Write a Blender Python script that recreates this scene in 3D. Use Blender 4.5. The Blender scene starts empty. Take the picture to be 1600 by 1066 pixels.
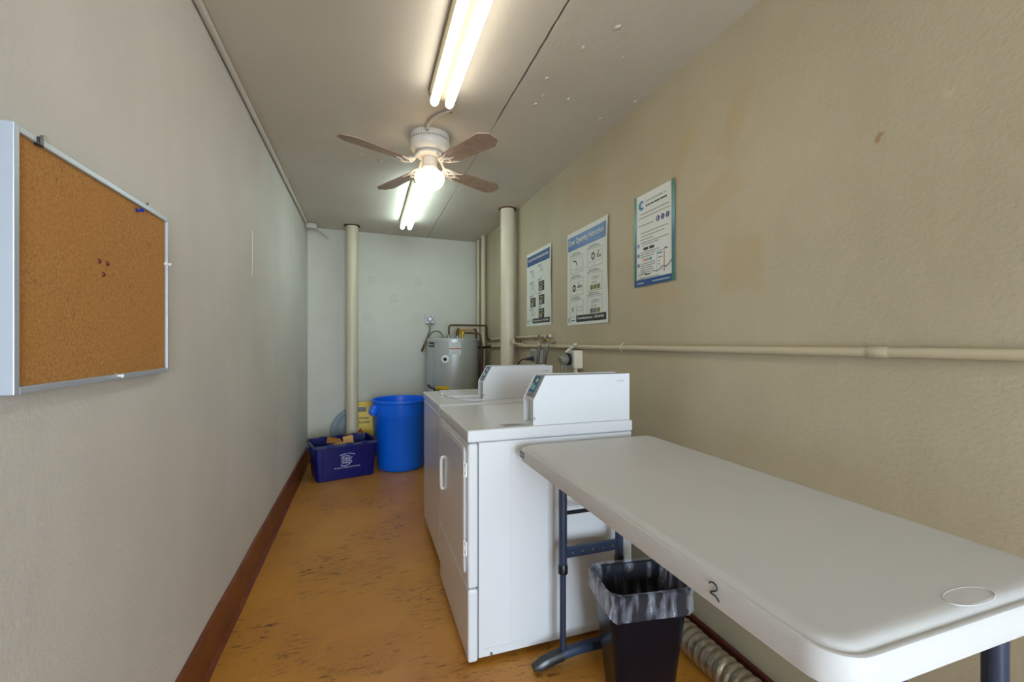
import bpy, bmesh, math, random
from mathutils import Vector, Matrix, noise

random.seed(7)
PI = math.pi
scene = bpy.context.scene
COL = scene.collection

# ------------------------------------------------------------------ camera
F_PX, YAW, CAM_H = 680.0, math.atan(230 / 680), 1.256
cam_data = bpy.data.cameras.new('camera')
cam_data.sensor_width = 36.0
cam_data.lens = 36.0 * F_PX / 1600
cam_data.shift_y = 2.0 / 1600
cam_data.clip_start = 0.02
cam = bpy.data.objects.new('camera', cam_data)
cam.location = (0, 0, CAM_H)
cam.rotation_euler = (PI / 2, 0, -YAW)
COL.objects.link(cam)
scene.camera = cam

# ------------------------------------------------------------------ sky (daylight through the open doorway) and exposure
world = bpy.data.worlds.new('sky')
scene.world = world
world.use_nodes = True
bg = world.node_tree.nodes['Background']
bg.inputs[0].default_value = (0.71, 0.86, 1.0, 1)
bg.inputs[1].default_value = 17.0
TUBE_NEAR, TUBE_FAR, GLOBE = 5.9, 12.5, 5.5
scene.view_settings.view_transform = 'Standard'
scene.view_settings.look = 'None'
scene.view_settings.exposure = 0.42
scene.view_settings.gamma = 1.0
scene.view_settings.use_curve_mapping = False
scene.cycles.use_denoising = True
scene.cycles.max_bounces = 10
scene.cycles.diffuse_bounces = 6
scene.cycles.transparent_max_bounces = 12
scene.cycles.sample_clamp_indirect = 6.0
# portal in the doorway: only guides sampling of the sky light
pl = bpy.data.lights.new('doorway_portal', 'AREA')
pl.shape = 'RECTANGLE'; pl.size = 1.35; pl.size_y = 2.1
pl.cycles.is_portal = True
po = bpy.data.objects.new('doorway_portal', pl)
po.location = (0.425, -2.45, 1.05); po.rotation_euler = (PI / 2, 0, 0)
COL.objects.link(po)

# ------------------------------------------------------------------ materials
def lin(r, g, b):
    f = lambda c: (c / 12.92) if c <= 0.04045 else ((c + 0.055) / 1.055) ** 2.4
    return (f(r / 255), f(g / 255), f(b / 255), 1)

class NT:
    def __init__(self, name):
        self.m = bpy.data.materials.new(name)
        self.m.use_nodes = True
        self.t = self.m.node_tree
        self.b = self.t.nodes['Principled BSDF']
        self.out = self.t.nodes['Material Output']
        self._c = None
    def n(self, typ, **kw):
        nd = self.t.nodes.new(typ)
        for k, v in kw.items(): setattr(nd, k, v)
        return nd
    def l(self, a, b): self.t.links.new(a, b)
    def coord(self):
        if not self._c:
            # world-space position, so that separate pieces share one pattern scale
            self._c = self.n('ShaderNodeNewGeometry').outputs['Position']
        return self._c
    def noise(self, scale, detail=4, rough=0.55, stretch=None, vec=None):
        v = vec or self.coord()
        if stretch:
            mp = self.n('ShaderNodeMapping'); mp.inputs['Scale'].default_value = stretch
            self.l(v, mp.inputs['Vector']); v = mp.outputs[0]
        nd = self.n('ShaderNodeTexNoise')
        nd.inputs['Scale'].default_value = scale
        nd.inputs['Detail'].default_value = detail
        nd.inputs['Roughness'].default_value = rough
        self.l(v, nd.inputs['Vector'])
        return nd.outputs['Fac']
    def ramp(self, fac, a, b, ca=(0, 0, 0, 1), cb=(1, 1, 1, 1)):
        r = self.n('ShaderNodeValToRGB')
        r.color_ramp.elements[0].position = a; r.color_ramp.elements[0].color = ca
        r.color_ramp.elements[1].position = b; r.color_ramp.elements[1].color = cb
        self.l(fac, r.inputs[0]); return r.outputs[0]
    def mix(self, fac, a, b, mode='MIX'):
        nd = self.n('ShaderNodeMix', data_type='RGBA', blend_type=mode)
        for sock, v in ((nd.inputs[0], fac), (nd.inputs[6], a), (nd.inputs[7], b)):
            if isinstance(v, (int, float, tuple)): sock.default_value = v
            else: self.l(v, sock)
        return nd.outputs[2]
    def math(self, op, a, b=None, c=None):
        nd = self.n('ShaderNodeMath', operation=op)
        for i, v in enumerate((a, b, c)):
            if v is None: continue
            if isinstance(v, (int, float)): nd.inputs[i].default_value = v
            else: self.l(v, nd.inputs[i])
        return nd.outputs[0]
    def bump(self, h, strength, dist=0.01, prev=None):
        nd = self.n('ShaderNodeBump')
        nd.inputs['Strength'].default_value = strength
        nd.inputs['Distance'].default_value = dist
        self.l(h, nd.inputs['Height'])
        if prev: self.l(prev, nd.inputs['Normal'])
        self.l(nd.outputs[0], self.b.inputs['Normal'])
        return nd.outputs[0]
    def set(self, col=None, rough=None, metal=None, spec=None):
        for nm, v in (('Base Color', col), ('Roughness', rough), ('Metallic', metal), ('Specular IOR Level', spec)):
            if v is None: continue
            if isinstance(v, (int, float, tuple)): self.b.inputs[nm].default_value = v
            else: self.l(v, self.b.inputs[nm])
        return self

M = {}
def simple(name, rgb, rough=0.5, metal=0.0, var=0.08, scale=12, bump=0.0, bscale=200, spec=0.5):
    k = NT(name)
    c = lin(*rgb)
    dk = tuple(x * (1 - var) for x in c[:3]) + (1,)
    lt = tuple(min(1, x * (1 + var * 0.6)) for x in c[:3]) + (1,)
    k.set(k.mix(k.noise(scale), dk, lt), rough, metal, spec)
    if bump: k.bump(k.noise(bscale, 3), bump, 0.002)
    M[name] = k.m
    return k

# plaster walls: paint with faint blotches, streaks and stucco relief
def wall_mat(name, base, blot, patches=()):
    k = NT(name)
    col = k.mix(k.ramp(k.noise(1.3, 5), 0.35, 0.7), lin(*base), lin(*blot))
    st = k.ramp(k.noise(3.0, 4, stretch=(1, 1, 0.18)), 0.45, 0.75)
    col = k.mix(k.math('MULTIPLY', st, 0.25), col, tuple(x * 0.82 for x in lin(*blot)[:3]) + (1,))
    if patches:
        sep = k.n('ShaderNodeSeparateXYZ'); k.l(k.coord(), sep.inputs[0])
        wob = k.math('MULTIPLY', k.math('SUBTRACT', k.noise(16, 4, 0.65), 0.5), 0.9)
        wob_s = k.math('MULTIPLY', k.math('SUBTRACT', k.noise(170, 4, 0.65), 0.5), 3.2)
        for (y, z, hy, hz, ang, amt, rgb) in patches:
            dy = k.math('SUBTRACT', sep.outputs[1], y); dz = k.math('SUBTRACT', sep.outputs[2], z)
            ca, sa = math.cos(ang), math.sin(ang)
            a = k.math('ADD', k.math('MULTIPLY', dy, ca / hy), k.math('MULTIPLY', dz, sa / hy))
            b = k.math('ADD', k.math('MULTIPLY', dy, -sa / hz), k.math('MULTIPLY', dz, ca / hz))
            mx = k.math('ADD', k.math('MAXIMUM', k.math('ABSOLUTE', a), k.math('ABSOLUTE', b)), wob_s if hy < 0.02 else wob)
            mr = k.n('ShaderNodeMapRange'); k.l(mx, mr.inputs[0])
            mr.inputs[1].default_value = 1.15; mr.inputs[2].default_value = 0.80
            mr.inputs[3].default_value = 0; mr.inputs[4].default_value = amt
            col = k.mix(mr.outputs[0], col, lin(*rgb))
    k.set(col, 0.6, spec=0.35)
    n1 = k.bump(k.noise(85, 5, 0.65), 0.38, 0.004)
    k.bump(k.noise(9, 4), 0.22, 0.010, n1)
    M[name] = k.m
tan = (176, 153, 112)
wall_mat('plaster_left', (212, 208, 201), (202, 197, 190))
wall_mat('plaster_back', (206, 204, 192), (197, 195, 181))
wall_mat('plaster_right', (182, 171, 145), (172, 160, 133), patches=[
    (1.30, 2.11, 0.05, 0.15, 0.45, 0.38, tan), (1.60, 2.08, 0.045, 0.13, 0.5, 0.34, tan),
    (1.40, 1.84, 0.13, 0.065, -0.45, 0.36, tan), (1.27, 1.55, 0.10, 0.10, 0.05, 0.38, tan),
    (2.55, 2.25, 0.25, 0.10, 0.2, 0.3, tan), (1.75, 1.50, 0.12, 0.06, 0.2, 0.3, tan),
    (0.81, 1.82, 0.007, 0.012, 0.6, 0.7, (150, 110, 70)), (0.66, 1.86, 0.010, 0.008, 0.3, 0.2, (222, 212, 190)),
    (2.86, 1.12, 0.018, 0.16, 0.0, 0.35, (168, 150, 112))])
k = NT('ceiling_paint')
col = k.mix(k.ramp(k.noise(1.1, 5), 0.3, 0.75), lin(204, 197, 184), lin(193, 185, 171))
fl = k.ramp(k.noise(9, 6, 0.7), 0.70, 0.74)
col = k.mix(k.math('MULTIPLY', fl, 0.25), col, lin(214, 206, 196))
k.set(col, 0.55, spec=0.4)
nb = k.bump(k.noise(70, 4), 0.3, 0.003)
nb = k.bump(k.noise(5, 4, stretch=(1, .5, 1)), 0.35, 0.012, nb)
k.bump(fl, 0.5, 0.004, nb)
M['ceiling_paint'] = k.m
# floor: worn painted concrete
k = NT('floor_paint')
base = k.mix(k.ramp(k.noise(0.9, 4), 0.3, 0.7), lin(200, 138, 44), lin(180, 118, 54))
base = k.mix(k.math('MULTIPLY', k.ramp(k.noise(2.3, 5), 0.45, 0.7), 0.45), base, lin(206, 148, 60))
wear_zone = k.ramp(k.noise(2.6, 5, 0.6), 0.44, 0.60)
sc1 = k.ramp(k.noise(34, 7, 0.75, stretch=(0.34, 1.4, 1)), 0.54, 0.59)
sc2 = k.ramp(k.noise(110, 5, 0.75, stretch=(0.4, 1.0, 1)), 0.55, 0.62)
marks = k.math('MAXIMUM', k.math('MULTIPLY', sc1, wear_zone), k.math('MULTIPLY', sc2, k.math('MULTIPLY', wear_zone, 0.8)))
base = k.mix(k.math('MULTIPLY', marks, 0.85), base, lin(58, 38, 26))
k.set(base, k.math('ADD', k.math('MULTIPLY', k.noise(6, 4), 0.22), 0.26), spec=0.45)
nb = k.bump(k.noise(14, 4, stretch=(.3, 1, 1)), 0.18, 0.006)
k.bump(marks, 0.25, 0.002, nb)
M['floor_paint'] = k.m
k = NT('baseboard_paint')
k.set(k.mix(k.ramp(k.noise(6, 5), 0.35, 0.7), lin(128, 68, 30), lin(104, 50, 24)), 0.42)
k.bump(k.noise(30, 4), 0.3, 0.004); M['baseboard_paint'] = k.m
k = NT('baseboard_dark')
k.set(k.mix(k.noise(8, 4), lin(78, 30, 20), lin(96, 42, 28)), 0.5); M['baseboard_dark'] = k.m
k = NT('cork')
c = k.mix(k.ramp(k.noise(160, 5, 0.8), 0.35, 0.65), lin(160, 110, 58), lin(196, 146, 86))
c = k.mix(k.math('MULTIPLY', k.ramp(k.noise(55, 4, 0.7), 0.64, 0.70), 0.7), c, lin(112, 62, 24))
c = k.mix(k.math('MULTIPLY', k.ramp(k.noise(5, 3), 0.4, 0.7), 0.3), c, lin(184, 128, 62))
k.set(c, 0.85, spec=0.2); k.bump(k.noise(220, 3), 0.4, 0.002); M['cork'] = k.m
simple('aluminium', (186, 194, 206), 0.35, 0.35, 0.05)
simple('steel', (150, 150, 148), 0.35, 0.9, 0.1)
simple('chrome', (205, 205, 205), 0.18, 1.0, 0.05)
simple('pipe_paint', (204, 193, 168), 0.42, 0, 0.08, 9, 0.25, 60)
simple('wall_pipe_paint', (192, 180, 152), 0.45, 0, 0.08, 9, 0.25, 60)
simple('conduit_paint', (196, 188, 176), 0.45, 0, 0.08, 9, 0.2, 60)
simple('rust', (112, 74, 40), 0.8, 0.1, 0.4, 40, 0.4)
simple('hole_dark', (40, 34, 28), 0.9)
simple('white_enamel', (218, 220, 223), 0.2, 0, 0.015, 3, 0.04, 220)
simple('white_enamel_door', (218, 220, 223), 0.2, 0, 0.015, 3, 0.04, 220)
simple('white_plastic', (232, 232, 230), 0.3, 0, 0.02)
simple('seam_grey', (120, 122, 128), 0.6)
simple('lcd_blue', (26, 92, 146), 0.25, 0, 0.15, 60)
simple('lcd_light', (150, 196, 190), 0.3)
simple('lcd_lime', (160, 190, 120), 0.3)
simple('panel_grey', (150, 154, 160), 0.4)
simple('sticker_grey', (176, 178, 178), 0.5, 0, 0.12, 90)
simple('print_grey', (120, 122, 122), 0.6)
simple('table_plastic', (199, 198, 197), 0.5, 0, 0.02, 6, 0.18, 500, 0.3)
simple('ink_dark', (38, 40, 48), 0.5)
simple('label_slate', (66, 70, 82), 0.45)
k = simple('table_steel', (52, 62, 84), 0.32, 0.25, 0.12, 20, 0.15, 260)
simple('black_cap', (20, 22, 28), 0.28)
simple('bin_black', (9, 13, 24), 0.26, 0, 0.2, 20, 0.12, 260, 0.3)
simple('navy_plastic', (2, 14, 98), 0.34, 0, 0.12, 14, 0.05)
simple('navy_rim', (64, 72, 104), 0.38, 0, 0.25, 30)
simple('blue_plastic', (2, 112, 254), 0.33, 0, 0.06, 5, 0.1, 120)
simple('lid_grey', (128, 142, 150), 0.5)
simple('yellow_plastic', (226, 186, 24), 0.4, 0, 0.06)
simple('ink_black', (24, 22, 20), 0.5)
simple('ink_red', (176, 40, 24), 0.5)
simple('ink_white', (226, 228, 230), 0.5)
simple('bin_print', (186, 190, 220), 0.5)
simple('cardboard', (196, 148, 84), 0.8, 0, 0.2, 40)
simple('cardboard_orange', (172, 110, 42), 0.75, 0, 0.2, 40)
simple('heater_grey', (180, 184, 181), 0.36, 0.25, 0.06, 8)
simple('heater_panel', (182, 186, 184), 0.36, 0.2, 0.05)
simple('copper_dark', (92, 62, 40), 0.45, 0.6, 0.3, 60)
simple('insulation', (176, 150, 110), 0.7, 0, 0.15, 60)
simple('brass', (196, 160, 50), 0.4, 0.5, 0.2)
simple('cable_grey', (132, 130, 116), 0.5, 0.2)
simple('cable_black', (22, 22, 22), 0.4)
simple('hose_grey', (120, 118, 112), 0.4, 0.5, 0.1, 80)
simple('box_grey', (180, 181, 178), 0.4, 0.2, 0.08)
simple('paper', (214, 217, 210), 0.55, 0, 0.02)
simple('paper_tag', (226, 224, 214), 0.6)
simple('poster_blue', (28, 82, 152), 0.4, 0, 0.04)
simple('poster_navy', (16, 72, 128), 0.4, 0, 0.06)
simple('poster_teal', (24, 130, 146), 0.4)
simple('poster_black', (24, 22, 22), 0.4)
simple('poster_line', (138, 142, 140), 0.6)
simple('poster_text', (96, 100, 100), 0.6)
simple('poster_olive', (146, 144, 52), 0.5, 0, 0.2, 200)
simple('poster_badge', (66, 76, 124), 0.5)
simple('poster_pink', (186, 128, 120), 0.5)
simple('fixture_white', (214, 210, 192), 0.4)
simple('channel_beige', (122, 114, 90), 0.5)
simple('fan_white', (222, 214, 204), 0.35, 0, 0.04)
k = NT('fan_blade_wood')
c = k.mix(k.ramp(k.noise(40, 5, 0.6, stretch=(0.6, 0.6, 1)), 0.35, 0.7), lin(150, 126, 108), lin(170, 146, 128))
k.set(c, 0.45); M['fan_blade_wood'] = k.m
k = NT('foil')
c = k.mix(k.noise(60, 4, 0.7), lin(150, 138, 114), lin(214, 204, 184))
k.set(c, 0.3, 0.8); k.bump(k.noise(60, 4, 0.7), 0.45, 0.004); M['foil'] = k.m
# graded green to blue border stripe of the small poster (printed)
k = NT('poster_border')
sp = k.n('ShaderNodeSeparateXYZ'); k.l(k.coord(), sp.inputs[0])
mr = k.n('ShaderNodeMapRange'); k.l(sp.outputs[2], mr.inputs[0])
mr.inputs[1].default_value = 1.54; mr.inputs[2].default_value = 2.0
rp = k.n('ShaderNodeValToRGB'); k.l(mr.outputs[0], rp.inputs[0])
e = rp.color_ramp.elements
e[0].position = 0.0; e[0].color = lin(52, 116, 92); e[1].position = 1.0; e[1].color = lin(70, 118, 92)
x = e.new(0.45); x.color = lin(34, 96, 128)
x = e.new(0.68); x.color = lin(96, 160, 168)
k.set(rp.outputs[0], 0.4); M['poster_border'] = k.m
# translucent bag
k = NT('bag_film')
tr = k.n('ShaderNodeBsdfTransparent'); mx = k.n('ShaderNodeMixShader')
k.set(lin(205, 212, 232), 0.12, spec=1.0)
k.bump(k.noise(24, 3, 0.5, stretch=(1, 1, 0.3)), 1.0, 0.05)
fr = k.n('ShaderNodeLayerWeight'); fr.inputs[0].default_value = 0.35
k.l(k.math('ADD', k.math('MULTIPLY', fr.outputs['Facing'], 0.16), k.math('ADD', 0.03, k.math('MULTIPLY', k.ramp(k.noise(30, 3, 0.5, stretch=(1, 1, 0.22)), 0.46, 0.72), 0.5))), mx.inputs[0])
k.l(tr.outputs[0], mx.inputs[1]); k.l(k.b.outputs[0], mx.inputs[2]); k.l(mx.outputs[0], k.out.inputs[0])
M['bag_film'] = k.m
k = NT('clear_pin'); k.set(lin(220, 224, 228), 0.15); M['clear_pin'] = k.m
simple('pin_blue', (24, 50, 150), 0.3)
simple('pin_red', (116, 40, 24), 0.4)
def emit(name, rgb, strength):
    k = NT(name)
    k.set(rgb, 0.3)
    k.b.inputs['Emission Color'].default_value = rgb
    k.b.inputs['Emission Strength'].default_value = strength
    M[name] = k.m
emit('tube_warm', (1.0, 0.96, 0.86, 1), TUBE_NEAR)
emit('tube_cool', (0.80, 1.0, 0.98, 1), TUBE_FAR)
emit('globe_glass', (1.0, 0.80, 0.52, 1), GLOBE)

# ------------------------------------------------------------------ geometry helpers
class MB:
    def __init__(self): self.v = []; self.f = []
    def add(self, vs, fs):
        o = len(self.v); self.v += [tuple(p) for p in vs]; self.f += [tuple(i + o for i in q) for q in fs]; return self
    def box(self, x0, x1, y0, y1, z0, z1):
        vs = [(x, y, z) for z in (z0, z1) for y in (y0, y1) for x in (x0, x1)]
        return self.add(vs, [(0, 2, 3, 1), (4, 5, 7, 6), (0, 1, 5, 4), (2, 6, 7, 3), (0, 4, 6, 2), (1, 3, 7, 5)])
    def prism(self, poly, axis, a0, a1):
        # poly: 2D points in the two other axes (in xyz order)
        def P(p, a):
            q = list(p); q.insert(axis, a); return tuple(q)
        n = len(poly)
        vs = [P(p, a0) for p in poly] + [P(p, a1) for p in poly]
        fs = [tuple(range(n))[::-1], tuple(range(n, 2 * n))] + [(i, (i + 1) % n, n + (i + 1) % n, n + i) for i in range(n)]
        return self.add(vs, fs)
    def loft(self, loops, close=True, cap0=True, cap1=True):
        n = len(loops[0]); vs = [p for L in loops for p in L]; fs = []
        for a in range(len(loops) - 1):
            for i in range(n if close else n - 1):
                j = (i + 1) % n
                fs.append((a * n + i, a * n + j, (a + 1) * n + j, (a + 1) * n + i))
        if cap0: fs.append(tuple(range(n))[::-1])
        if cap1: fs.append(tuple(range((len(loops) - 1) * n, len(loops) * n)))
        return self.add(vs, fs)
    def lathe(self, prof, cx, cy, n=32, cap0=True, cap1=True):
        return self.loft([[(cx + r * math.cos(2 * PI * i / n), cy + r * math.sin(2 * PI * i / n), z) for i in range(n)] for r, z in prof], True, cap0, cap1)
    def tube(self, pts, r, n=10, caps=True, rad=None):
        pts = [Vector(p) for p in pts]; loops = []; up = None
        for i, p in enumerate(pts):
            t = (pts[min(i + 1, len(pts) - 1)] - pts[max(i - 1, 0)]).normalized()
            if up is None:
                up = t.orthogonal().normalized()
            up = (up - t * up.dot(t)).normalized(); w = t.cross(up)
            rr = rad[i] if rad else r
            loops.append([tuple(p + up * rr * math.cos(2 * PI * j / n) + w * rr * math.sin(2 * PI * j / n)) for j in range(n)])
        return self.loft(loops, True, caps, caps)
    def torus(self, c, axis, R, r, n=28, m=8, squash=1.0):
        c = Vector(c); ax = Vector(axis).normalized(); a = ax.orthogonal().normalized(); b = ax.cross(a)
        loops = []
        for i in range(n + 1):
            t = 2 * PI * i / n; d = a * math.cos(t) + b * math.sin(t)
            loops.append([tuple(c + d * (R + r * math.cos(2 * PI * j / m)) + ax * (r * squash * math.sin(2 * PI * j / m))) for j in range(m)])
        return self.loft(loops, True, False, False)
    def disc(self, c, axis, r, th, n=24, r2=None):
        c = Vector(c); ax = Vector(axis).normalized(); a = ax.orthogonal().normalized(); b = ax.cross(a)
        L = lambda rr, h: [tuple(c + ax * h + (a * math.cos(2 * PI * i / n) + b * math.sin(2 * PI * i / n)) * rr) for i in range(n)]
        return self.loft([L(r, 0), L(r2 or r, th)])
    def xform(self, mat):
        self.v = [tuple(mat @ Vector(p)) for p in self.v]; return self
    def build(self, name, mat, parent=None, smooth=None, bevel=0, seg=2, origin=None, kind=None):
        if parent is not None: o = ROOT[parent.name]
        else: o = Vector(origin) if origin is not None else self.base()
        me = bpy.data.meshes.new(name)
        me.from_pydata([tuple(Vector(p) - o) for p in self.v], [], self.f)
        bm = bmesh.new(); bm.from_mesh(me); bmesh.ops.recalc_face_normals(bm, faces=bm.faces); bm.to_mesh(me); bm.free()
        if smooth is not None:
            me.polygons.foreach_set('use_smooth', [True] * len(me.polygons))
            me.set_sharp_from_angle(angle=math.radians(smooth))
        me.materials.append(M[mat] if isinstance(mat, str) else mat)
        ob = bpy.data.objects.new(name, me); COL.objects.link(ob)
        if parent is not None: ob.parent = parent
        else: ob.location = o
        ROOT[ob.name] = o
        if bevel:
            b = ob.modifiers.new('bevel', 'BEVEL'); b.width = bevel; b.segments = seg; b.limit_method = 'ANGLE'; b.angle_limit = math.radians(40)
            b.harden_normals = False
        if kind: ob['kind'] = kind
        return ob
    def base(self):
        xs, ys, zs = zip(*self.v)
        return Vector(((min(xs) + max(xs)) / 2, (min(ys) + max(ys)) / 2, min(zs)))
ROOT = {}
def thing(name, label, cat, loc, group=None):
    o = bpy.data.objects.new(name, None); o.empty_display_size = 0.05
    COL.objects.link(o); o.location = loc; ROOT[o.name] = Vector(loc)
    return tag(o, label, cat, group)
def tag(o, label, cat, group=None):
    o['label'] = label; o['category'] = cat
    if group: o['group'] = group
    return o
def box(x0, x1, y0, y1, z0, z1): return MB().box(x0, x1, y0, y1, z0, z1)
def struct(mb, name, mat, label, **kw):
    ob = mb.build(name, mat, **kw); ob['kind'] = 'structure'; ob['label'] = label; return ob
def rrect(cx, cy, hx, hy, r, z, n=6, rot=0.0):
    pts = []
    for qx, qy, a0 in ((1, 1, 0), (-1, 1, PI / 2), (-1, -1, PI), (1, -1, 1.5 * PI)):
        for i in range(n + 1):
            a = a0 + PI / 2 * i / n
            x, y = qx * (hx - r) + r * math.cos(a), qy * (hy - r) + r * math.sin(a)
            pts.append((cx + x * math.cos(rot) - y * math.sin(rot), cy + x * math.sin(rot) + y * math.cos(rot), z))
    return pts
def bez(p0, p1, p2, p3, n=12):
    p0, p1, p2, p3 = map(Vector, (p0, p1, p2, p3))
    return [tuple(p0 * (1 - t) ** 3 + p1 * 3 * t * (1 - t) ** 2 + p2 * 3 * t * t * (1 - t) + p3 * t ** 3) for t in [i / n for i in range(n + 1)]]
def text2d(body, width=None, height=None, bold=0.0):
    """Flat letter outlines as 2D triangles, starting at (0,0), scaled to the given width and height."""
    cu = bpy.data.curves.new('lettering', 'FONT'); cu.body = body; cu.size = 1.0; cu.resolution_u = 2; cu.offset = bold
    ob = bpy.data.objects.new('lettering', cu); COL.objects.link(ob)
    dg = bpy.context.evaluated_depsgraph_get()
    me = bpy.data.meshes.new_from_object(ob.evaluated_get(dg))
    vs = [(v.co.x, v.co.y) for v in me.vertices]; fs = [tuple(p.vertices) for p in me.polygons]
    bpy.data.objects.remove(ob); bpy.data.curves.remove(cu); bpy.data.meshes.remove(me)
    x0 = min(v[0] for v in vs); x1 = max(v[0] for v in vs); y0 = min(v[1] for v in vs); y1 = max(v[1] for v in vs)
    sx = width / (x1 - x0) if width else None; sy = height / (y1 - y0) if height else None
    sx = sx or sy; sy = sy or sx
    return [((v[0] - x0) * sx, (v[1] - y0) * sy) for v in vs], fs
def flat(vs, fs, fn):
    return MB().add([fn(*v) for v in vs], fs)

# ================================================================== THE SETTING
LX, RX, CZ, Y0 = -0.575, 1.338, 2.48, -2.40
YBL, YBR = 5.08, 5.19                      # back wall stands slightly askew
def yb(x): return YBL + (YBR - YBL) * (x - LX) / (RX - LX)
struct(box(LX - 0.12, RX + 0.12, Y0 - 0.12, 5.35, -0.1, 0.0), 'floor', 'floor_paint', 'worn orange-brown painted concrete floor')
struct(box(LX - 0.12, LX, Y0 - 0.12, 5.35, 0.0, CZ), 'wall_left', 'plaster_left', 'plain off-white plaster wall with the cork board')
struct(box(RX, RX + 0.12, Y0 - 0.12, 5.35, 0.0, CZ), 'wall_right', 'plaster_right', 'cream plaster wall with posters, patches and a water pipe')
WB = struct(MB().prism([(LX, YBL), (RX, YBR), (RX, 5.35), (LX, 5.35)], 2, 0.0, CZ), 'wall_back', 'plaster_back', 'pale plaster end wall behind the bins')
# front wall with the open doorway the daylight comes through
fw = MB().box(LX, -0.25, Y0 - 0.12, Y0, 0, CZ).box(1.10, RX, Y0 - 0.12, Y0, 0, CZ).box(-0.25, 1.10, Y0 - 0.12, Y0, 2.1, CZ)
struct(fw, 'wall_front', 'plaster_left', 'plaster wall with the open doorway behind the viewer')
tr = MB().box(-0.29, -0.25, Y0 - 0.13, Y0 + 0.02, 0, 2.14).box(1.10, 1.14, Y0 - 0.13, Y0 + 0.02, 0, 2.14).box(-0.25, 1.10, Y0 - 0.13, Y0 + 0.02, 2.1, 2.14)
struct(tr, 'trim_1', 'conduit_paint', 'painted frame around the open doorway')
struct(box(-4, 5, -6, Y0 - 0.121, -0.12, -0.02), 'walkway', 'sticker_grey', 'grey concrete walkway outside the doorway')
struct(box(-4, 5, -4.6, Y0 - 0.121, 2.35, 2.5), 'sky_blocker_roof', 'ceiling_paint', 'added unseen flat roof that blocks high sky outside the doorway')  # unseen overhang, added to cut high sky light on table and floor
# ceiling: two slabs that meet in an open jagged seam, backed by a deck
SEAM = 0.692
def seam_pts(side):
    out = []
    y = Y0 - 0.12
    rnd = random.Random(3)
    while y < 5.36:
        w = 0.0012 + 0.0032 * max(0, noise.noise((y * 1.3, 0.3, 0))) + (0.0030 if y < 2.3 else 0.0008)
        cx = SEAM + 0.004 * noise.noise((y * 2.1, 4.0, 0)) + 0.004 * noise.noise((y * 17, 9.0, 0))
        out.append((cx + side * w, y)); y += 0.035
    return out
ls, rs = seam_pts(-1), seam_pts(1)
CE = struct(MB().prism([(LX - 0.12, Y0 - 0.12)] + ls + [(LX - 0.12, 5.36)], 2, CZ, CZ + 0.06), 'ceiling', 'ceiling_paint', 'old painted concrete ceiling with an open seam')
MB().prism([(RX + 0.12, 5.36)] + rs[::-1] + [(RX + 0.12, Y0 - 0.12)], 2, CZ, CZ + 0.06).build('ceiling_slab', 'ceiling_paint', CE)
box(LX - 0.12, RX + 0.12, Y0 - 0.12, 5.36, CZ + 0.06, CZ + 0.12).build('deck', 'hole_dark', CE)
# peeling paint flakes on the ceiling
def ceil_pt(px, py):
    d = F_PX * (CZ - CAM_H) / (535 - py); X = (px - 800) / F_PX * d
    return X * math.cos(YAW) + d * math.sin(YAW), -X * math.sin(YAW) + d * math.cos(YAW)
def flake(x, y, r, seed):
    rr = random.Random(seed); n = 9
    top = []; bot = []
    for i in range(n):
        a = 2 * PI * i / n; q = r * rr.uniform(0.5, 1.15)
        top.append((x + q * math.cos(a) * 0.6, y + q * math.sin(a), CZ)); bot.append((x + q * 0.7 * math.cos(a) * 0.6, y + q * 0.7 * math.sin(a), CZ - rr.uniform(0.002, 0.006)))
    MB().loft([top, bot]).build('paint_flake', 'ceiling_paint', CE, smooth=70)
for i, (x, y, r) in enumerate([(0.93, 1.47, .02), (0.86, 1.62, .018), (0.80, 1.86, .014), (0.84, 2.0, .02), (0.83, 2.08, .016), (0.97, 1.98, .012),
                               (0.05, 1.35, .014), (1.05, 1.62, .012), (-0.02, 3.0, .02), (0.03, 3.04, .016), (0.10, 3.06, .03), (0.80, 3.35, .02),
                               (0.72, 3.9, .022), (0.77, 3.92, .02), (0.84, 3.86, .02), (1.22, 2.1, .016), (1.30, 1.9, .02)]):
    flake(x, y, r, i)
# baseboards (painted, hand-cut upper edge)
def baseboard(name, pts, h, th, mat, nx, ny, label):
    loops = []
    n = 60
    for i in range(n + 1):
        t = i / n; x = pts[0][0] + (pts[1][0] - pts[0][0]) * t; y = pts[0][1] + (pts[1][1] - pts[0][1]) * t
        hh = h + 0.006 * noise.noise((x * 3, y * 3, 1.7)); tt = th + 0.003 * noise.noise((x * 5, y * 5, 7.7))
        loops.append([(x, y, 0.001), (x + nx * (tt + 0.016), y + ny * (tt + 0.016), 0.001), (x + nx * tt, y + ny * tt, 0.018), (x + nx * tt, y + ny * tt, hh - 0.006), (x + nx * (tt - 0.006), y + ny * (tt - 0.006), hh), (x, y, hh)])
    struct(MB().loft(loops), name, mat, label, smooth=35)
baseboard('baseboard_left', ((LX, Y0), (LX, YBL)), 0.175, 0.014, 'baseboard_paint', 1, 0, 'brown painted baseboard along the left wall')
baseboard('baseboard_back', ((LX, YBL), (RX, YBR)), 0.12, 0.012, 'baseboard_paint', 0, -1, 'brown painted baseboard below the end wall')
baseboard('baseboard_right', ((RX, Y0), (RX, YBR)), 0.085, 0.012, 'baseboard_dark', -1, 0, 'dark red baseboard behind the table')
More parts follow.
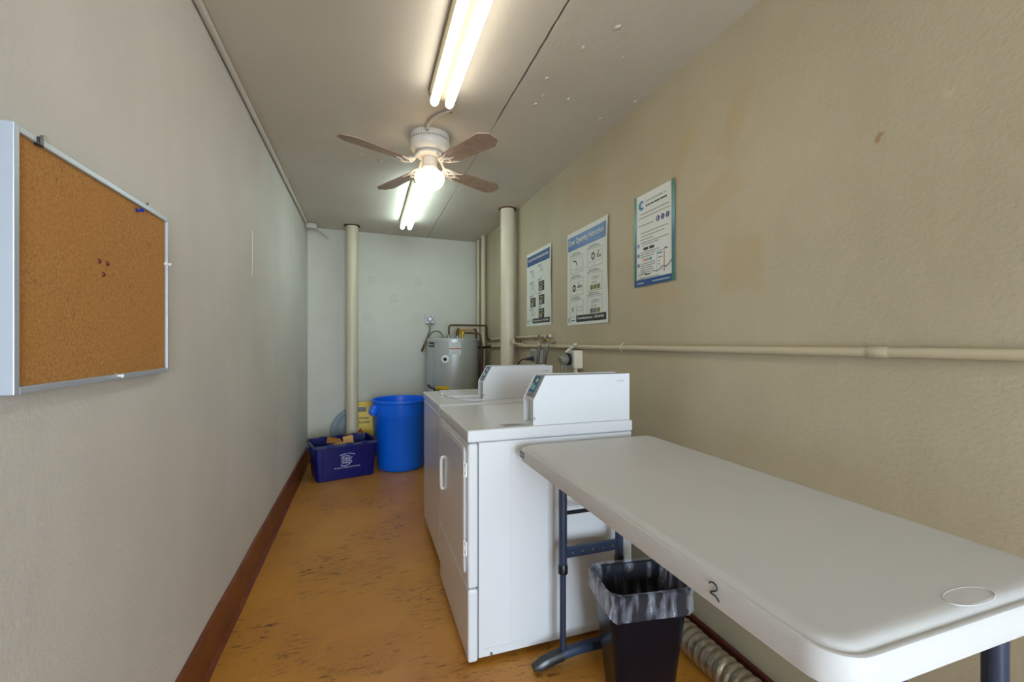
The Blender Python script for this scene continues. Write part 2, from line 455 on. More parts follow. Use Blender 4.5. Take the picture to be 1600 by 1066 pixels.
# painted-over box covers on the end wall
for x, z, dr in ((0.068, 1.952, .28), (0.591, 1.961, .33), (0.318, 1.759, .13), (0.027, 1.535, .18), (0.576, 1.553, .2)):
    y = yb(x)
    ring = MB().disc((x, y, z), (0, -1, 0), 0.041, 0.004, 24, 0.039).torus((x, y - 0.003, z), (0, 1, 0), 0.040, 0.0060, 24, 6, 0.8).torus((x, y - 0.004, z), (0, 1, 0), 0.018, 0.0042, 18, 6, 0.8)
    ring.build('cover_plate', 'plaster_back', WB, smooth=40)
    box(x - 0.0025, x + 0.0025, y - 0.0015, y + 0.001, z - 0.04 - dr, z - 0.04).build('paint_run', 'plaster_back', WB)
# hairline crack on the left wall
WL = bpy.data.objects['wall_left']
box(LX, LX + 0.002, 2.668, 2.674, 1.62, 1.86).build('paint_ridge', 'fixture_white', WL)

# ================================================================== CEILING LIGHTS
def fixture(name, x, ya, ye, glow, label):
    t = thing(name, label, 'ceiling light', (x, (ya + ye) / 2, CZ), 'bare double-tube ceiling lights')
    ch = MB().prism([(x - 0.06, CZ), (x - 0.06, CZ - 0.028), (x - 0.03, CZ - 0.046), (x + 0.03, CZ - 0.046), (x + 0.06, CZ - 0.028), (x + 0.06, CZ)], 1, ya - 0.01, ye + 0.01)
    ch.build('channel', 'channel_beige', t)
    for s in (-1, 1):
        tx = x + s * 0.036
        for y in (ya + 0.012, ye - 0.012):
            MB().box(tx - 0.012, tx + 0.012, y - 0.008, y + 0.008, CZ - 0.086, CZ - 0.030).build('lamp_holder', 'white_plastic', t, bevel=0.003)
        n = 16
        prof = [(0.012, ya + 0.001), (0.018, ya + 0.006), (0.0205, ya + 0.016), (0.0205, ye - 0.016), (0.018, ye - 0.006), (0.012, ye - 0.001)]
        MB().loft([[(tx + r * math.cos(2 * PI * i / n), y, CZ - 0.070 + r * math.sin(2 * PI * i / n)) for i in range(n)] for r, y in prof]).build('lamp_tube', glow, t, smooth=40)
    return t
fixture('fluorescent_light', 0.352, 0.88, 2.11, 'tube_warm', 'warm white double-tube light nearest the viewer, in front of the fan')
fixture('fluorescent_light', 0.392, 3.26, 4.50, 'tube_cool', 'cool white double-tube light behind the fan')

# ================================================================== CEILING FAN
FX, FY = 0.364, 2.60
fan = thing('ceiling_fan', 'four-blade white hugger ceiling fan with lit round globe', 'ceiling fan', (FX, FY, CZ))
MB().lathe([(0.112, CZ), (0.115, CZ - 0.012), (0.115, CZ - 0.030), (0.109, CZ - 0.033), (0.109, CZ - 0.040), (0.117, CZ - 0.044), (0.119, CZ - 0.060), (0.114, CZ - 0.080), (0.098, CZ - 0.098), (0.070, CZ - 0.106), (0.03, CZ - 0.108)], FX, FY, 40).build('motor_housing', 'fan_white', fan, smooth=35)
vent = MB()
for i in range(44):
    a = 2 * PI * i / 44; r = 0.1095
    c, s = math.cos(a), math.sin(a)
    q = [(FX + r * c - 0.0025 * s, FY + r * s + 0.0025 * c), (FX + r * c + 0.0025 * s, FY + r * s - 0.0025 * c), (FX + (r + .0025) * c + 0.0025 * s, FY + (r + .0025) * s - 0.0025 * c), (FX + (r + .0025) * c - 0.0025 * s, FY + (r + .0025) * s + 0.0025 * c)]
    vent.prism(q, 2, CZ - 0.040, CZ - 0.033)
vent.build('vent_ring', 'seam_grey', fan)
MB().lathe([(0.03, CZ - 0.107), (0.078, CZ - 0.109), (0.082, CZ - 0.122), (0.06, CZ - 0.130), (0.03, CZ - 0.131)], FX, FY, 32).build('flywheel', 'fan_white', fan, smooth=35)
MB().lathe([(0.03, CZ - 0.130), (0.041, CZ - 0.132), (0.044, CZ - 0.140), (0.044, CZ - 0.185), (0.050, CZ - 0.190), (0.052, CZ - 0.205), (0.046, CZ - 0.208)], FX, FY, 32).build('switch_housing', 'fan_white', fan, smooth=35)
MB().lathe([(0.040, CZ - 0.206), (0.060, CZ - 0.212), (0.080, CZ - 0.225), (0.0875, CZ - 0.244), (0.0865, CZ - 0.262), (0.076, CZ - 0.286), (0.054, CZ - 0.308), (0.034, CZ - 0.318), (0.020, CZ - 0.323), (0.008, CZ - 0.330)], FX, FY, 36).build('globe', 'globe_glass', fan, smooth=60)
ZB = CZ - 0.185
for kblade in range(4):
    ang = math.radians(207.4 + 90 * kblade)
    R = Matrix.Translation((FX, FY, 0)) @ Matrix.Rotation(ang, 4, 'Z')
    # blade iron: neck plus two scrolled prongs and an open loop
    ir = MB()
    ir.tube(bez((0.06, 0, CZ - 0.120), (0.09, 0, CZ - 0.118), (0.10, 0, ZB + 0.01), (0.135, 0, ZB - 0.004), 8), 0.009, 8)
    for sd in (-1, 1):
        # outer leaf-shaped prong and the scroll that closes the open loop
        ir.tube(bez((0.105, 0, ZB + 0.018), (0.12, sd * 0.05, ZB + 0.004), (0.165, sd * 0.018, ZB - 0.006), (0.215, sd * 0.050, ZB - 0.006 - sd * 0.009), 12), 0.007, 8, rad=[.006 + .003 * math.sin(PI * q / 12) - .004 * (q / 12) ** 4 for q in range(13)])
        ir.tube(bez((0.135, 0, ZB - 0.005), (0.15, sd * 0.03, ZB - 0.006), (0.175, sd * 0.03, ZB - 0.007), (0.195, 0, ZB - 0.008), 10), 0.0055, 8)
    ir.tube([(0.185, 0, ZB - 0.007), (0.205, 0, ZB - 0.007), (0.225, 0, ZB - 0.006)], 0.006, 8, rad=[.008, .007, .003])
    ir.xform(R).build('blade_iron', 'fan_white', fan, smooth=60)
    outl = [(0.155, -0.036), (0.175, -0.046), (0.36, -0.058), (0.492, -0.065), (0.500, -0.063), (0.545, -0.034), (0.549, -0.028), (0.549, 0.028), (0.545, 0.034), (0.500, 0.063), (0.492, 0.065), (0.36, 0.058), (0.175, 0.046), (0.155, 0.036)]
    Pm = Matrix.Translation((0, 0, ZB)) @ Matrix.Rotation(math.radians(-11), 4, 'X')
    MB().prism(outl, 2, -0.001, 0.005).xform(R @ Pm).build('blade', 'fan_blade_wood', fan, bevel=0.0015)
# wire cover from the near fixture to the fan
pts = bez((0.372, 2.118, CZ - 0.02), (0.42, 2.17, CZ - 0.03), (0.46, 2.21, CZ - 0.012), (0.41, 2.28, CZ - 0.012), 10) + bez((0.41, 2.28, CZ - 0.012), (0.34, 2.36, CZ - 0.012), (0.32, 2.42, CZ - 0.02), (0.335, 2.485, CZ - 0.022), 10)[1:]
wc = tag(MB().tube(pts, 0.0085, 10).build('flexible_conduit', 'conduit_paint', smooth=50), 'short curved beige flexible conduit between near light and fan', 'conduit')
MB().torus((0.425, 2.262, CZ - 0.010), (0.5, -0.8, 0), 0.011, 0.003, 16, 6).build('strap', 'steel', wc, smooth=50)

# ================================================================== CONDUIT ALONG THE LEFT WALL
cd = thing('electrical_conduit', 'beige painted conduit running along the top of the left wall', 'conduit', (LX + 0.018, 2.2, CZ))
MB().tube([(LX + 0.016, Y0, CZ - 0.016), (LX + 0.016, 1.2, CZ - 0.017), (LX + 0.016, 2.8, CZ - 0.016), (LX + 0.016, 4.86, CZ - 0.016)], 0.0135, 12).build('pipe', 'conduit_paint', cd, smooth=50)
for y in (1.62, 3.62):
    MB().box(LX + 0.0005, LX + 0.034, y - 0.012, y + 0.012, CZ - 0.0035, CZ - 0.0005).torus((LX + 0.016, y, CZ - 0.016), (0, 1, 0), 0.0145, 0.003, 16, 6, 2.5).build('strap', 'conduit_paint', cd, smooth=50)
MB().box(LX + 0.004, LX + 0.105, 4.86, 4.95, CZ - 0.055, CZ - 0.004).build('junction_box', 'conduit_paint', cd, bevel=0.008, seg=3)
MB().tube([(LX + 0.09, 4.94, CZ - 0.045), (-0.44, 5.0, 2.422), (-0.385, 5.078, 2.385)], 0.009, 10).build('branch_pipe', 'conduit_paint', cd, smooth=50)
MB().box(-0.40, -0.37, yb(-.38) - 0.006, yb(-.38), 2.36, 2.415).build('mounting_plate', 'conduit_paint', cd, bevel=0.002)

# ================================================================== PIPES
def drain(name, x, y, r, label, rusty):
    t = thing(name, label, 'pipe', (x, y, 0))
    MB().lathe([(r, 0.0), (r, CZ)], x, y, 28).build('pipe', 'pipe_paint', t, smooth=40)
    MB().lathe([(r * 1.02, CZ - 0.001), (r * 1.35, CZ - 0.001), (r * 1.3, CZ - 0.006), (r * 1.02, CZ - 0.008)], x, y, 28, False, False).build('ceiling_collar', 'rust' if rusty else 'hole_dark', t, smooth=40)
    return t
d1 = drain('drain_pipe', -0.126, 4.865, 0.0605, 'thick cream vertical pipe standing behind the navy crate', False)
d2 = drain('drain_pipe', 1.240, 3.795, 0.064, 'thick cream vertical pipe at the right wall with rusty ceiling collar', True)
for (x, y, r, lab) in ((1.284, 5.05, 0.016, 'thin cream vertical riser in the far right corner'), (1.296, 4.86, 0.027, 'medium cream vertical riser beside the thin corner riser')):
    tag(MB().lathe([(r, 0), (r, CZ - 0.0005)], x, y, 18).build('riser_pipe', 'pipe_paint', smooth=40), lab, 'pipe')
# long water line on the right wall
wl = thing('water_pipe', 'long cream painted water pipe along the right wall', 'pipe', (1.322, 2.0, 1.228))
MB().tube([(1.322, Y0, 1.231), (1.322, 0.8, 1.229), (1.322, 2.2, 1.227), (1.322, 3.3, 1.225), (1.322, 4.58, 1.212)], 0.0135, 14).build('pipe', 'wall_pipe_paint', wl, smooth=50)
MB().tube([(1.322, 0.775, 1.229), (1.322, 0.781, 1.229), (1.322, 0.819, 1.229), (1.322, 0.825, 1.229)], 0.018, 14, rad=[.0140, .0155, .0155, .0140]).build('coupling', 'wall_pipe_paint', wl, smooth=50)
for y in (2.05,):
    MB().tube([(1.333, y - 0.012, 1.252), (1.318, y - .005, 1.244), (1.306, y, 1.228), (1.318, y + .005, 1.212), (1.333, y + .01, 1.206)], 0.003, 6).build('strap', 'wall_pipe_paint', wl, smooth=50)
up = thing('water_pipe', 'short cream painted pipe above the long water pipe', 'pipe', (1.325, 3.4, 1.30))
MB().tube([(1.325, 3.03, 1.306), (1.325, 3.8, 1.299), (1.325, 4.635, 1.287)], 0.0115, 12).build('pipe', 'wall_pipe_paint', up, smooth=50)
MB().tube([(1.325, 3.02, 1.306), (1.325, 3.035, 1.306)], 0.0125, 12).build('cap', 'wall_pipe_paint', up, smooth=50)
# lumpy painted shut-off valve beside the thick pipe
v = wl
MB().tube([(1.318, 3.58, 1.228), (1.316, 3.63, 1.23), (1.314, 3.66, 1.235), (1.312, 3.72, 1.232)], 0.02, 12, rad=[.015, .021, .022, .016]).build('shutoff_valve', 'wall_pipe_paint', v, smooth=60)
MB().tube([(1.31, 3.66, 1.235), (1.25, 3.655, 1.255)], 0.009, 10).build('valve_stem', 'wall_pipe_paint', v, smooth=60)
def handle_wheel(c, R, mat, parent, axis=(-1, 0, 0.15)):
    h = MB().torus(c, axis, R, R * 0.2, 20, 8)
    ax = Vector(axis).normalized(); a = ax.orthogonal().normalized(); b = ax.cross(a); c = Vector(c)
    for q in range(4):
        d = a * math.cos(q * PI / 2) + b * math.sin(q * PI / 2)
        h.tube([c, c + d * R], R * 0.16, 6)
    h.disc(c - ax * 0.004, axis, R * 0.35, 0.01, 12)
    return h.build('handle', mat, parent, smooth=60)
handle_wheel((1.245, 3.655, 1.257), 0.028, 'wall_pipe_paint', v)
MB().tube([(1.312, 3.64, 1.280), (1.300, 3.64, 1.270), (1.30, 3.62, 1.258)], 0.010, 8).build('elbow', 'rust', v, smooth=60)
# washer taps with hoses
def tap(y, z, hose_end, label):
    t = thing('water_tap', label, 'tap', (1.30, y, z), 'taps above the washer')
    MB().tube([(1.330, y, z), (1.30, y, z), (1.275, y, z - 0.004), (1.262, y - 0.012, z - 0.024), (1.258, y - 0.016, z - 0.040)], 0.011, 10, rad=[.010, .012, .014, .012, .014]).build('body', 'chrome', t, smooth=50)
    MB().tube([(1.285, y, z), (1.262, y + 0.012, z + 0.022)], 0.006, 8).build('stem', 'brass', t, smooth=50)
    handle_wheel((1.256, y + 0.016, z + 0.030), 0.027, 'steel', t, (-0.7, 0.4, 0.6))
    MB().tube(bez((1.258, y - 0.016, z - 0.040), (1.252, y - 0.02, z - 0.12), (1.24, hose_end[1], hose_end[2] + 0.25), hose_end, 14), 0.0115, 10).build('hose', 'hose_grey', t, smooth=50)
tap(3.085, 1.262, (1.215, 3.17, 0.60), 'chrome tap with grey hose nearer the grey outlet box')
tap(2.935, 1.258, (1.215, 3.09, 0.60), 'chrome tap with grey hose nearer the dryer outlet')
# outlets on the right wall
o1 = thing('outlet_box', 'grey metal outlet box with black plug above the washer', 'outlet', (1.30, 3.235, 1.09))
MB().box(1.268, RX, 3.18, 3.29, 1.09, 1.20).build('box', 'box_grey', o1, bevel=0.006)
MB().box(1.264, 1.268, 3.19, 3.28, 1.10, 1.19).build('cover_plate', 'steel', o1, bevel=0.0015)
MB().tube([(1.262, 3.25, 1.125), (1.235, 3.255, 1.123), (1.215, 3.26, 1.12)], 0.013, 10, rad=[.016, .014, .008]).build('plug', 'cable_black', o1, smooth=50)
MB().tube(bez((1.22, 3.258, 1.121), (1.16, 3.28, 1.13), (1.15, 3.32, 1.05), (1.17, 3.34, 0.90), 14) + [(1.2, 3.34, 0.6)], 0.0055, 8).build('cord', 'cable_black', o1, smooth=50)
o2 = thing('outlet_box', 'beige surface outlet box with large round grey dryer plug', 'outlet', (1.30, 2.58, 1.09))
MB().box(1.276, RX, 2.52, 2.64, 1.085, 1.205).build('box', 'pipe_paint', o2, bevel=0.007, seg=3)
MB().box(1.271, 1.276, 2.525, 2.635, 1.09, 1.20).build('cover_plate', 'box_grey', o2, bevel=0.0015)
MB().disc((1.271, 2.585, 1.145), (-1, 0, 0), 0.040, 0.016, 20).build('receptacle', 'cable_black', o2, smooth=40)
MB().tube([(1.255, 2.587, 1.145), (1.25, 2.587, 1.145), (1.215, 2.59, 1.140), (1.205, 2.59, 1.138)], 0.03, 18, rad=[.030, .034, .032, .022]).build('plug', 'cable_grey', o2, smooth=40)
MB().tube(bez((1.222, 2.589, 1.115), (1.22, 2.59, 1.06), (1.225, 2.60, 1.02), (1.225, 2.55, 0.9), 10), 0.011, 10).build('cord', 'cable_grey', o2, smooth=50)
MB().tube([(1.312, 2.575, 1.086), (1.312, 2.575, 0.9)], 0.014, 12).build('conduit', 'pipe_paint', o2, smooth=50)
tg = MB().add([(1.268, 2.645, 1.193), (1.262, 2.60, 1.19), (1.318, 2.555, 1.247), (1.322, 2.605, 1.250)], [(0, 1, 2, 3)])
tgv = [Vector(p) for p in tg.v]; tg = MB().add([tuple(p) for p in tgv] + [tuple(p + Vector((-.0008, 0, .0008))) for p in tgv], [(3, 2, 1, 0), (4, 5, 6, 7), (0, 1, 5, 4), (1, 2, 6, 5), (2, 3, 7, 6), (3, 0, 4, 7)])
tgo = tag(tg.build('paper_tag', 'paper_tag'), 'small white paper tag leaning on the dryer outlet box', 'tag')
for q, w in ((0.35, .6), (0.5, .5), (0.68, .65)):
    a = tgv[0].lerp(tgv[3], q); b = tgv[1].lerp(tgv[2], q); a2 = tgv[0].lerp(tgv[3], q + .07); b2 = tgv[1].lerp(tgv[2], q + .07)
    off = Vector((-.0014, 0, .0014)); m0 = .5 - w / 2; m1 = .5 + w / 2
    MB().add([tuple(a.lerp(b, m0) + off), tuple(a.lerp(b, m1) + off), tuple(a2.lerp(b2, m1) + off), tuple(a2.lerp(b2, m0) + off)], [(0, 1, 2, 3)]).build('printed_line', 'poster_text', tgo)

# ================================================================== CORK BOARD
by0, by1, bz0, bz1 = 0.945, 1.548, 1.168, 1.622
bx0, bx1 = LX + 0.002, LX + 0.026
cb = thing('cork_board', 'cork notice board with grey aluminium frame on the left wall', 'notice board', (LX + 0.012, (by0 + by1) / 2, bz0))
box(bx0, bx1 - 0.006, by0 + 0.006, by1 - 0.006, bz0 + 0.006, bz1 - 0.006).build('cork_panel', 'cork', cb)
fwid = 0.013
for (a, b, c_, d_) in ((by0, by0 + fwid, bz0, bz1), (by1 - fwid, by1, bz0, bz1)):
    box(bx0, bx1, a, b, c_, d_).build('frame_rail', 'aluminium', cb, bevel=0.0015)
for (c_, d_) in ((bz0, bz0 + fwid), (bz1 - fwid, bz1)):
    box(bx0, bx1, by0 + fwid, by1 - fwid, c_, d_).build('frame_rail', 'aluminium', cb, bevel=0.0015)
for y in (1.033, 1.441):
    hk = MB().disc((bx1 - 0.012, y, bz1 + 0.006), (1, 0, 0), 0.008, 0.006, 14).box(bx1 - 0.012, bx1 - 0.008, y - 0.005, y + 0.005, bz1 - 0.003, bz1 + 0.004)
    hk.build('hanger', 'steel', cb, smooth=40)
box(bx1 - 0.006, bx1 + 0.003, 0.998, 1.012, bz1 - 0.016, bz1 - 0.001).build('clip', 'black_cap', cb, bevel=0.002)
def pin(y, z, mat, label, group=None, big=True, dirv=(1, 0.1, -0.1)):
    p = MB(); x0 = bx1 - 0.006; d = Vector(dirv).normalized(); c = Vector((x0, y, z))
    if big:
        p.tube([c, c + d * 0.003, c + d * 0.004, c + d * 0.012, c + d * 0.0125, c + d * 0.017], 0.004, 10, rad=[.005, .005, .003, .0028, .0048, .0048])
    else:
        p.tube([c - d * .001, c + d * 0.002, c + d * 0.004], 0.005, 10, rad=[.0062, .0058, .002])
    tag(p.build('push_pin', mat, smooth=50, origin=c), label, 'push pin', group)
pin(1.362, 1.594, 'pin_blue', 'blue push pin near the top right of the cork board', dirv=(1, 0.9, 0.3))
pin(1.200, 1.435, 'pin_red', 'dark red flat pin, left one of the three at the board centre', 'red pins', False)
pin(1.232, 1.435, 'pin_red', 'dark red flat pin, right one of the three at the board centre', 'red pins', False)
pin(1.217, 1.408, 'pin_red', 'dark red flat pin, lowest of the three at the board centre', 'red pins', False)
pin(1.532, 1.486, 'clear_pin', 'clear push pin at the right edge of the cork board')
pin(1.266, 1.178, 'clear_pin', 'clear push pin in the bottom rail of the cork board')

# ================================================================== POSTERS
def poster(name, label, ya, yb_, z0, z1, curl, seed):
    """sheet on the right wall; returns mapping (s,t in metres from the top-left corner, lift) -> world"""
    w, h = ya - yb_, z1 - z0
    def fn(s, t, lift=0.0):
        d = 0.0025 + 0.002 * (noise.noise((s * 6, t * 6, seed)) + 0.4) + curl * (max(0, s / w - 0.80) / 0.20) ** 2 * (0.4 + 0.6 * math.sin(min(1, t / h) * PI * 0.9 + 0.5) ** 2)
        return (RX - max(0.001, d) - lift, ya - s, z1 - t)
    nx, nz = 24, 16
    mb = MB()
    for side in (0, -0.0006):
        vs = [fn(w * i / nx, h * j / nz, side) for j in range(nz + 1) for i in range(nx + 1)]
        mb.add(vs, [(j * (nx + 1) + i, j * (nx + 1) + i + 1, (j + 1) * (nx + 1) + i + 1, (j + 1) * (nx + 1) + i) for j in range(nz) for i in range(nx)])
    ob = mb.build(name, 'paper', origin=((RX - 0.003), (ya + yb_) / 2, z0), smooth=60)
    tag(ob, label, 'poster')
    return ob, fn, w, h
def prect(fn, s0, s1, t0, t1, lift=0.0008, n=6, mb=None):
    mb = mb or MB(); vs = []
    for i in range(n + 1):
        s = s0 + (s1 - s0) * i / n; vs += [fn(s, t0, lift), fn(s, t1, lift)]
    return mb.add(vs, [(2 * i, 2 * i + 2, 2 * i + 3, 2 * i + 1) for i in range(n)])
def pframe(fn, s0, s1, t0, t1, wd, mb=None, lift=0.0008):
    mb = mb or MB()
    prect(fn, s0, s1, t0, t0 + wd, lift, 4, mb); prect(fn, s0, s1, t1 - wd, t1, lift, 4, mb)
    prect(fn, s0, s0 + wd, t0, t1, lift, 1, mb); prect(fn, s1 - wd, s1, t0, t1, lift, 1, mb)
    return mb
def pdisc(fn, s, t, r, lift=0.0009, a0=0, a1=2 * PI, r_in=0.0, n=18, mb=None, ey=1.0):
    mb = mb or MB(); vs = []
    for i in range(n + 1):
        a = a0 + (a1 - a0) * i / n
        vs += [fn(s + r * math.cos(a), t - r * ey * math.sin(a), lift), fn(s + r_in * math.cos(a), t - r_in * ey * math.sin(a), lift)]
    return mb.add(vs, [(2 * i, 2 * i + 2, 2 * i + 3, 2 * i + 1) for i in range(n)])
def ptext(fn, body, s, t_base, width, height, mat, parent, name='lettering', bold=0.0, lift=0.003):
    vs, fs = text2d(body, width, height, bold)
    return flat([(s + a, t_base - b) for a, b in vs], fs, lambda a, b: fn(a, b, lift)).build(name, mat, parent)
def logo(fn, s, t, r, parent):
    pdisc(fn, s, t, r, 0.0009, 0.7, 2 * PI - 0.7, r * 0.55).build('logo', 'poster_teal', parent)
    pdisc(fn, s + r * .25, t, r * 0.72, 0.0012, 0.9, 2 * PI - 0.9, r * 0.5).build('logo_inner', 'poster_blue', parent)

# -- washer instructions
P, fn, w, h = poster('instruction_poster', 'tall washer instruction poster with blue header, nearest the thick right pipe', 3.543, 3.012, 1.390, 2.012, 0.007, 1.0)
prect(fn, 0.012, w - 0.03, 0.028, 0.112, n=10).build('header_band', 'poster_navy', P)
ptext(fn, 'Topload Washer Operating Instructions', 0.035, 0.082, w - 0.09, 0.034, 'ink_white', P, 'title', 0.012)
body = MB()
for (s, t, kind) in ((0.10, 0.175, 0), (0.285, 0.150, 0), (0.10, 0.275, 0), (0.285, 0.265, 1), (0.10, 0.385, 1), (0.285, 0.375, 1), (0.10, 0.495, 0), (0.285, 0.485, 1)):
    prect(fn, s - 0.03, s + 0.06, t - 0.022, t - 0.016, mb=body, n=2); prect(fn, s - 0.03, s + 0.04, t - 0.012, t - 0.007, mb=body, n=2)
    if kind:
        prect(fn, s - 0.012, s + 0.105, t, t + 0.078, 0.0009).build('keypad_picture', 'poster_black', P)
        prect(fn, s + 0.012, s + 0.08, t + 0.012, t + 0.024, 0.0013, 2).build('keypad_display', 'poster_line', P)
        g = MB()
        for a in range(2):
            for b in range(3): prect(fn, s + 0.004 + a * 0.032, s + 0.028 + a * 0.032, t + 0.044 + b * 0.0095, t + 0.051 + b * 0.0095, 0.0013, 1, g)
        g.build('keypad_buttons', 'sticker_grey', P)
        prect(fn, s - 0.012, s + 0.105, t + 0.034, t + 0.040, 0.0013, 2).build('keypad_stripe', 'poster_olive', P)
    else:
        g = pframe(fn, s, s + 0.085, t, t + 0.078, 0.0022)
        prect(fn, s + 0.005, s + 0.08, t + 0.036, t + 0.038, mb=g, n=1)
        pdisc(fn, s + 0.042, t + 0.020, 0.015, 0.0009, 0, 2 * PI, 0.010, mb=g)
        pdisc(fn, s + 0.05, t + 0.022, 0.012, 0.001, -1.2, 0.9, 0.004, mb=g)
        g.build('machine_picture', 'poster_line', P)
body.build('body_text', 'poster_line', P, kind='stuff')
prect(fn, 0.14, w - 0.03, h - 0.062, h - 0.022, n=8).build('footer_band', 'poster_black', P)
ptext(fn, 'CommercialLaundries.com   1-855-254-9638', 0.165, h - 0.036, w - 0.22, 0.015, 'ink_white', P, 'footer_lettering', 0.02)
logo(fn, 0.035, h - 0.042, 0.016, P)
prect(fn, 0.06, 0.13, h - 0.046, h - 0.040, n=2).build('logo_text', 'poster_line', P)

# -- dryer instructions
P, fn, w, h = poster('instruction_poster', 'large dryer instruction poster with blue header, middle of the three posters', 2.742, 2.200, 1.372, 1.998, 0.012, 5.0)
prect(fn, 0.012, w - 0.022, 0.030, 0.122, n=10).build('header_band', 'poster_blue', P)
ptext(fn, 'Dryer Operating Instructions', 0.028, 0.098, w - 0.075, 0.050, 'ink_white', P, 'title', 0.010)
body = MB()
cols = (0.045, 0.285); rows = (0.168, 0.318, 0.462)
for ci, s in enumerate(cols):
    for ri, t in enumerate(rows):
        t = t - (0.006 if ci else 0)
        s1 = s + 0.185; t1 = t + 0.112
        prect(fn, s + 0.02, s + 0.125, t - 0.024, t - 0.018, mb=body, n=2); prect(fn, s, s + 0.155, t - 0.013, t - 0.007, mb=body, n=2)
        pframe(fn, s, s1, t, t1, 0.003).build('picture_frame', 'poster_line', P)
        g = MB()
        if ci == 0 and ri == 0:
            pdisc(fn, s + 0.06, t + 0.070, 0.045, 0.001, 0.0, 2.1, 0.036, mb=g)
            g.build('arrow_picture', 'poster_black', P); g = MB()
            pframe(fn, s + 0.015, s1 - 0.015, t + 0.012, t + 0.085, 0.0018, g); prect(fn, s + 0.06, s1 - 0.02, t + 0.093, t + 0.0955, mb=g, n=1)
        elif ri <= 1 and not (ci == 1 and ri == 1):
            cxx = s + (0.075 if ci else 0.06); cy = t + (0.048 if ci else 0.062)
            pdisc(fn, cxx, cy, 0.024, 0.001, 0, 2 * PI, 0.010, mb=g)
            pdisc(fn, cxx + 0.05, cy - 0.02, 0.022, 0.001, -1.9, 0.4, 0.013, mb=g)
            g.build('drum_picture', 'poster_text' if ci else 'poster_black', P); g = MB()
            prect(fn, s + 0.01, s1 - 0.01, t + 0.080, t + 0.082, mb=g, n=1); prect(fn, s + 0.095, s + 0.097, t + 0.08, t1, mb=g, n=1); prect(fn, s + 0.01, s1 - 0.01, t + 0.022, t + 0.024, mb=g, n=1)
            prect(fn, s + 0.12, s + 0.17, t + 0.05, t + 0.066, mb=g, n=1)
        elif ci == 0:
            prect(fn, s + 0.045, s + 0.075, t + 0.040, t + 0.043, mb=g, n=1); prect(fn, s + 0.045, s + 0.075, t + 0.075, t + 0.078, mb=g, n=1)
            for q in range(5): prect(fn, s + 0.020 + q * 0.006, s + 0.026 + q * 0.006, t + 0.058 - q * 0.004, t + 0.062 + q * 0.004, mb=g, n=1)
            prect(fn, s + 0.09, s + 0.094, t + 0.02, t + 0.1, mb=g, n=1); pframe(fn, s + 0.11, s + 0.17, t + 0.045, t + 0.075, 0.003, g)
        else:
            pframe(fn, s + 0.055, s + 0.145, t + 0.022, t + 0.040, 0.003, g); prect(fn, s + 0.075, s + 0.125, t + 0.029, t + 0.033, mb=g, n=1)
            ptext(fn, '2+4' if ri == 1 else '2-4', s + 0.055, t + 0.068, 0.065, 0.016, 'poster_text', P, 'key_lettering')
            for q in range(3):
                colr = 'poster_olive' if ri == 1 or q == 2 else 'print_grey'
                prect(fn, s + 0.038 + q * 0.042, s + 0.076 + q * 0.042, t + 0.075, t + 0.104, 0.0009, 1).build('key_picture', colr, P)
                pdisc(fn, s + 0.057 + q * 0.042, t + 0.089, 0.010, 0.0013, 0, 2 * PI, 0.004, n=12).build('key_symbol', 'poster_text', P)
        if g.v: g.build('line_drawing', 'poster_line', P)
body.build('body_text', 'poster_line', P, kind='stuff')
prect(fn, 0.135, w - 0.022, h - 0.062, h - 0.018, n=8).build('footer_band', 'poster_black', P)
ptext(fn, 'CommercialLaundries.com   1-855-254-9638', 0.155, h - 0.034, w - 0.205, 0.017, 'ink_white', P, 'footer_lettering', 0.02)
logo(fn, 0.035, h - 0.034, 0.017, P)
prect(fn, 0.060, 0.120, h - 0.034, h - 0.027, n=2).build('logo_text', 'poster_navy', P)

# -- payment notice
P, fn, w, h = poster('payment_notice', 'small white payment notice with green and blue border, nearest the viewer', 1.946, 1.632, 1.540, 2.003, 0.004, 9.0)
prect(fn, 0, 0.018, 0, h, 0.0022, 1).build('border_stripe', 'poster_border', P)
prect(fn, w - 0.022, w, 0, h, 0.0030, 1).build('border_stripe', 'poster_border', P)
prect(fn, 0, w, h - 0.034, h, 0.0026, 8).build('footer_band', 'poster_navy', P)
ptext(fn, '1-855-254-9638', 0.026, h - 0.011, 0.055, 0.009, 'ink_white', P, 'footer_lettering', 0.01)
ptext(fn, 'www.CommercialLaundries.com', 0.150, h - 0.012, 0.13, 0.011, 'ink_white', P, 'footer_lettering', 0.01)
logo(fn, 0.058, 0.052, 0.024, P)
ptext(fn, 'Commercial Laundries, Inc.', 0.092, 0.047, 0.165, 0.014, 'poster_navy', P, 'heading')
g = MB()
for a_, b_ in ((0.092, 0.108), (0.112, 0.132), (0.136, 0.158), (0.162, 0.204), (0.208, 0.257)): prect(fn, a_, b_, 0.0585, 0.066, 0.0009, 2, g)
g.build('subheading', 'poster_black', P, kind='stuff')
prect(fn, 0.05, 0.275, 0.0955, 0.100, 0.0009, 3).build('notice_line', 'poster_line', P)
g = MB()
for (a, b, t) in ((0.036, 0.28, 0.118), (0.036, 0.155, 0.157), (0.05, 0.265, 0.196), (0.05, 0.24, 0.213), (0.05, 0.15, 0.229), (0.05, 0.27, 0.245), (0.06, 0.20, 0.256), (0.05, 0.20, 0.295), (0.05, 0.17, 0.306), (0.05, 0.16, 0.317),
                  (0.05, 0.17, 0.352), (0.05, 0.17, 0.363), (0.05, 0.15, 0.374), (0.05, 0.16, 0.385), (0.05, 0.13, 0.396), (0.03, 0.1, 0.404), (0.04, 0.2, 0.424)):
    prect(fn, a, b, t - 0.0032, t + 0.0012, 0.0009, 3, g)
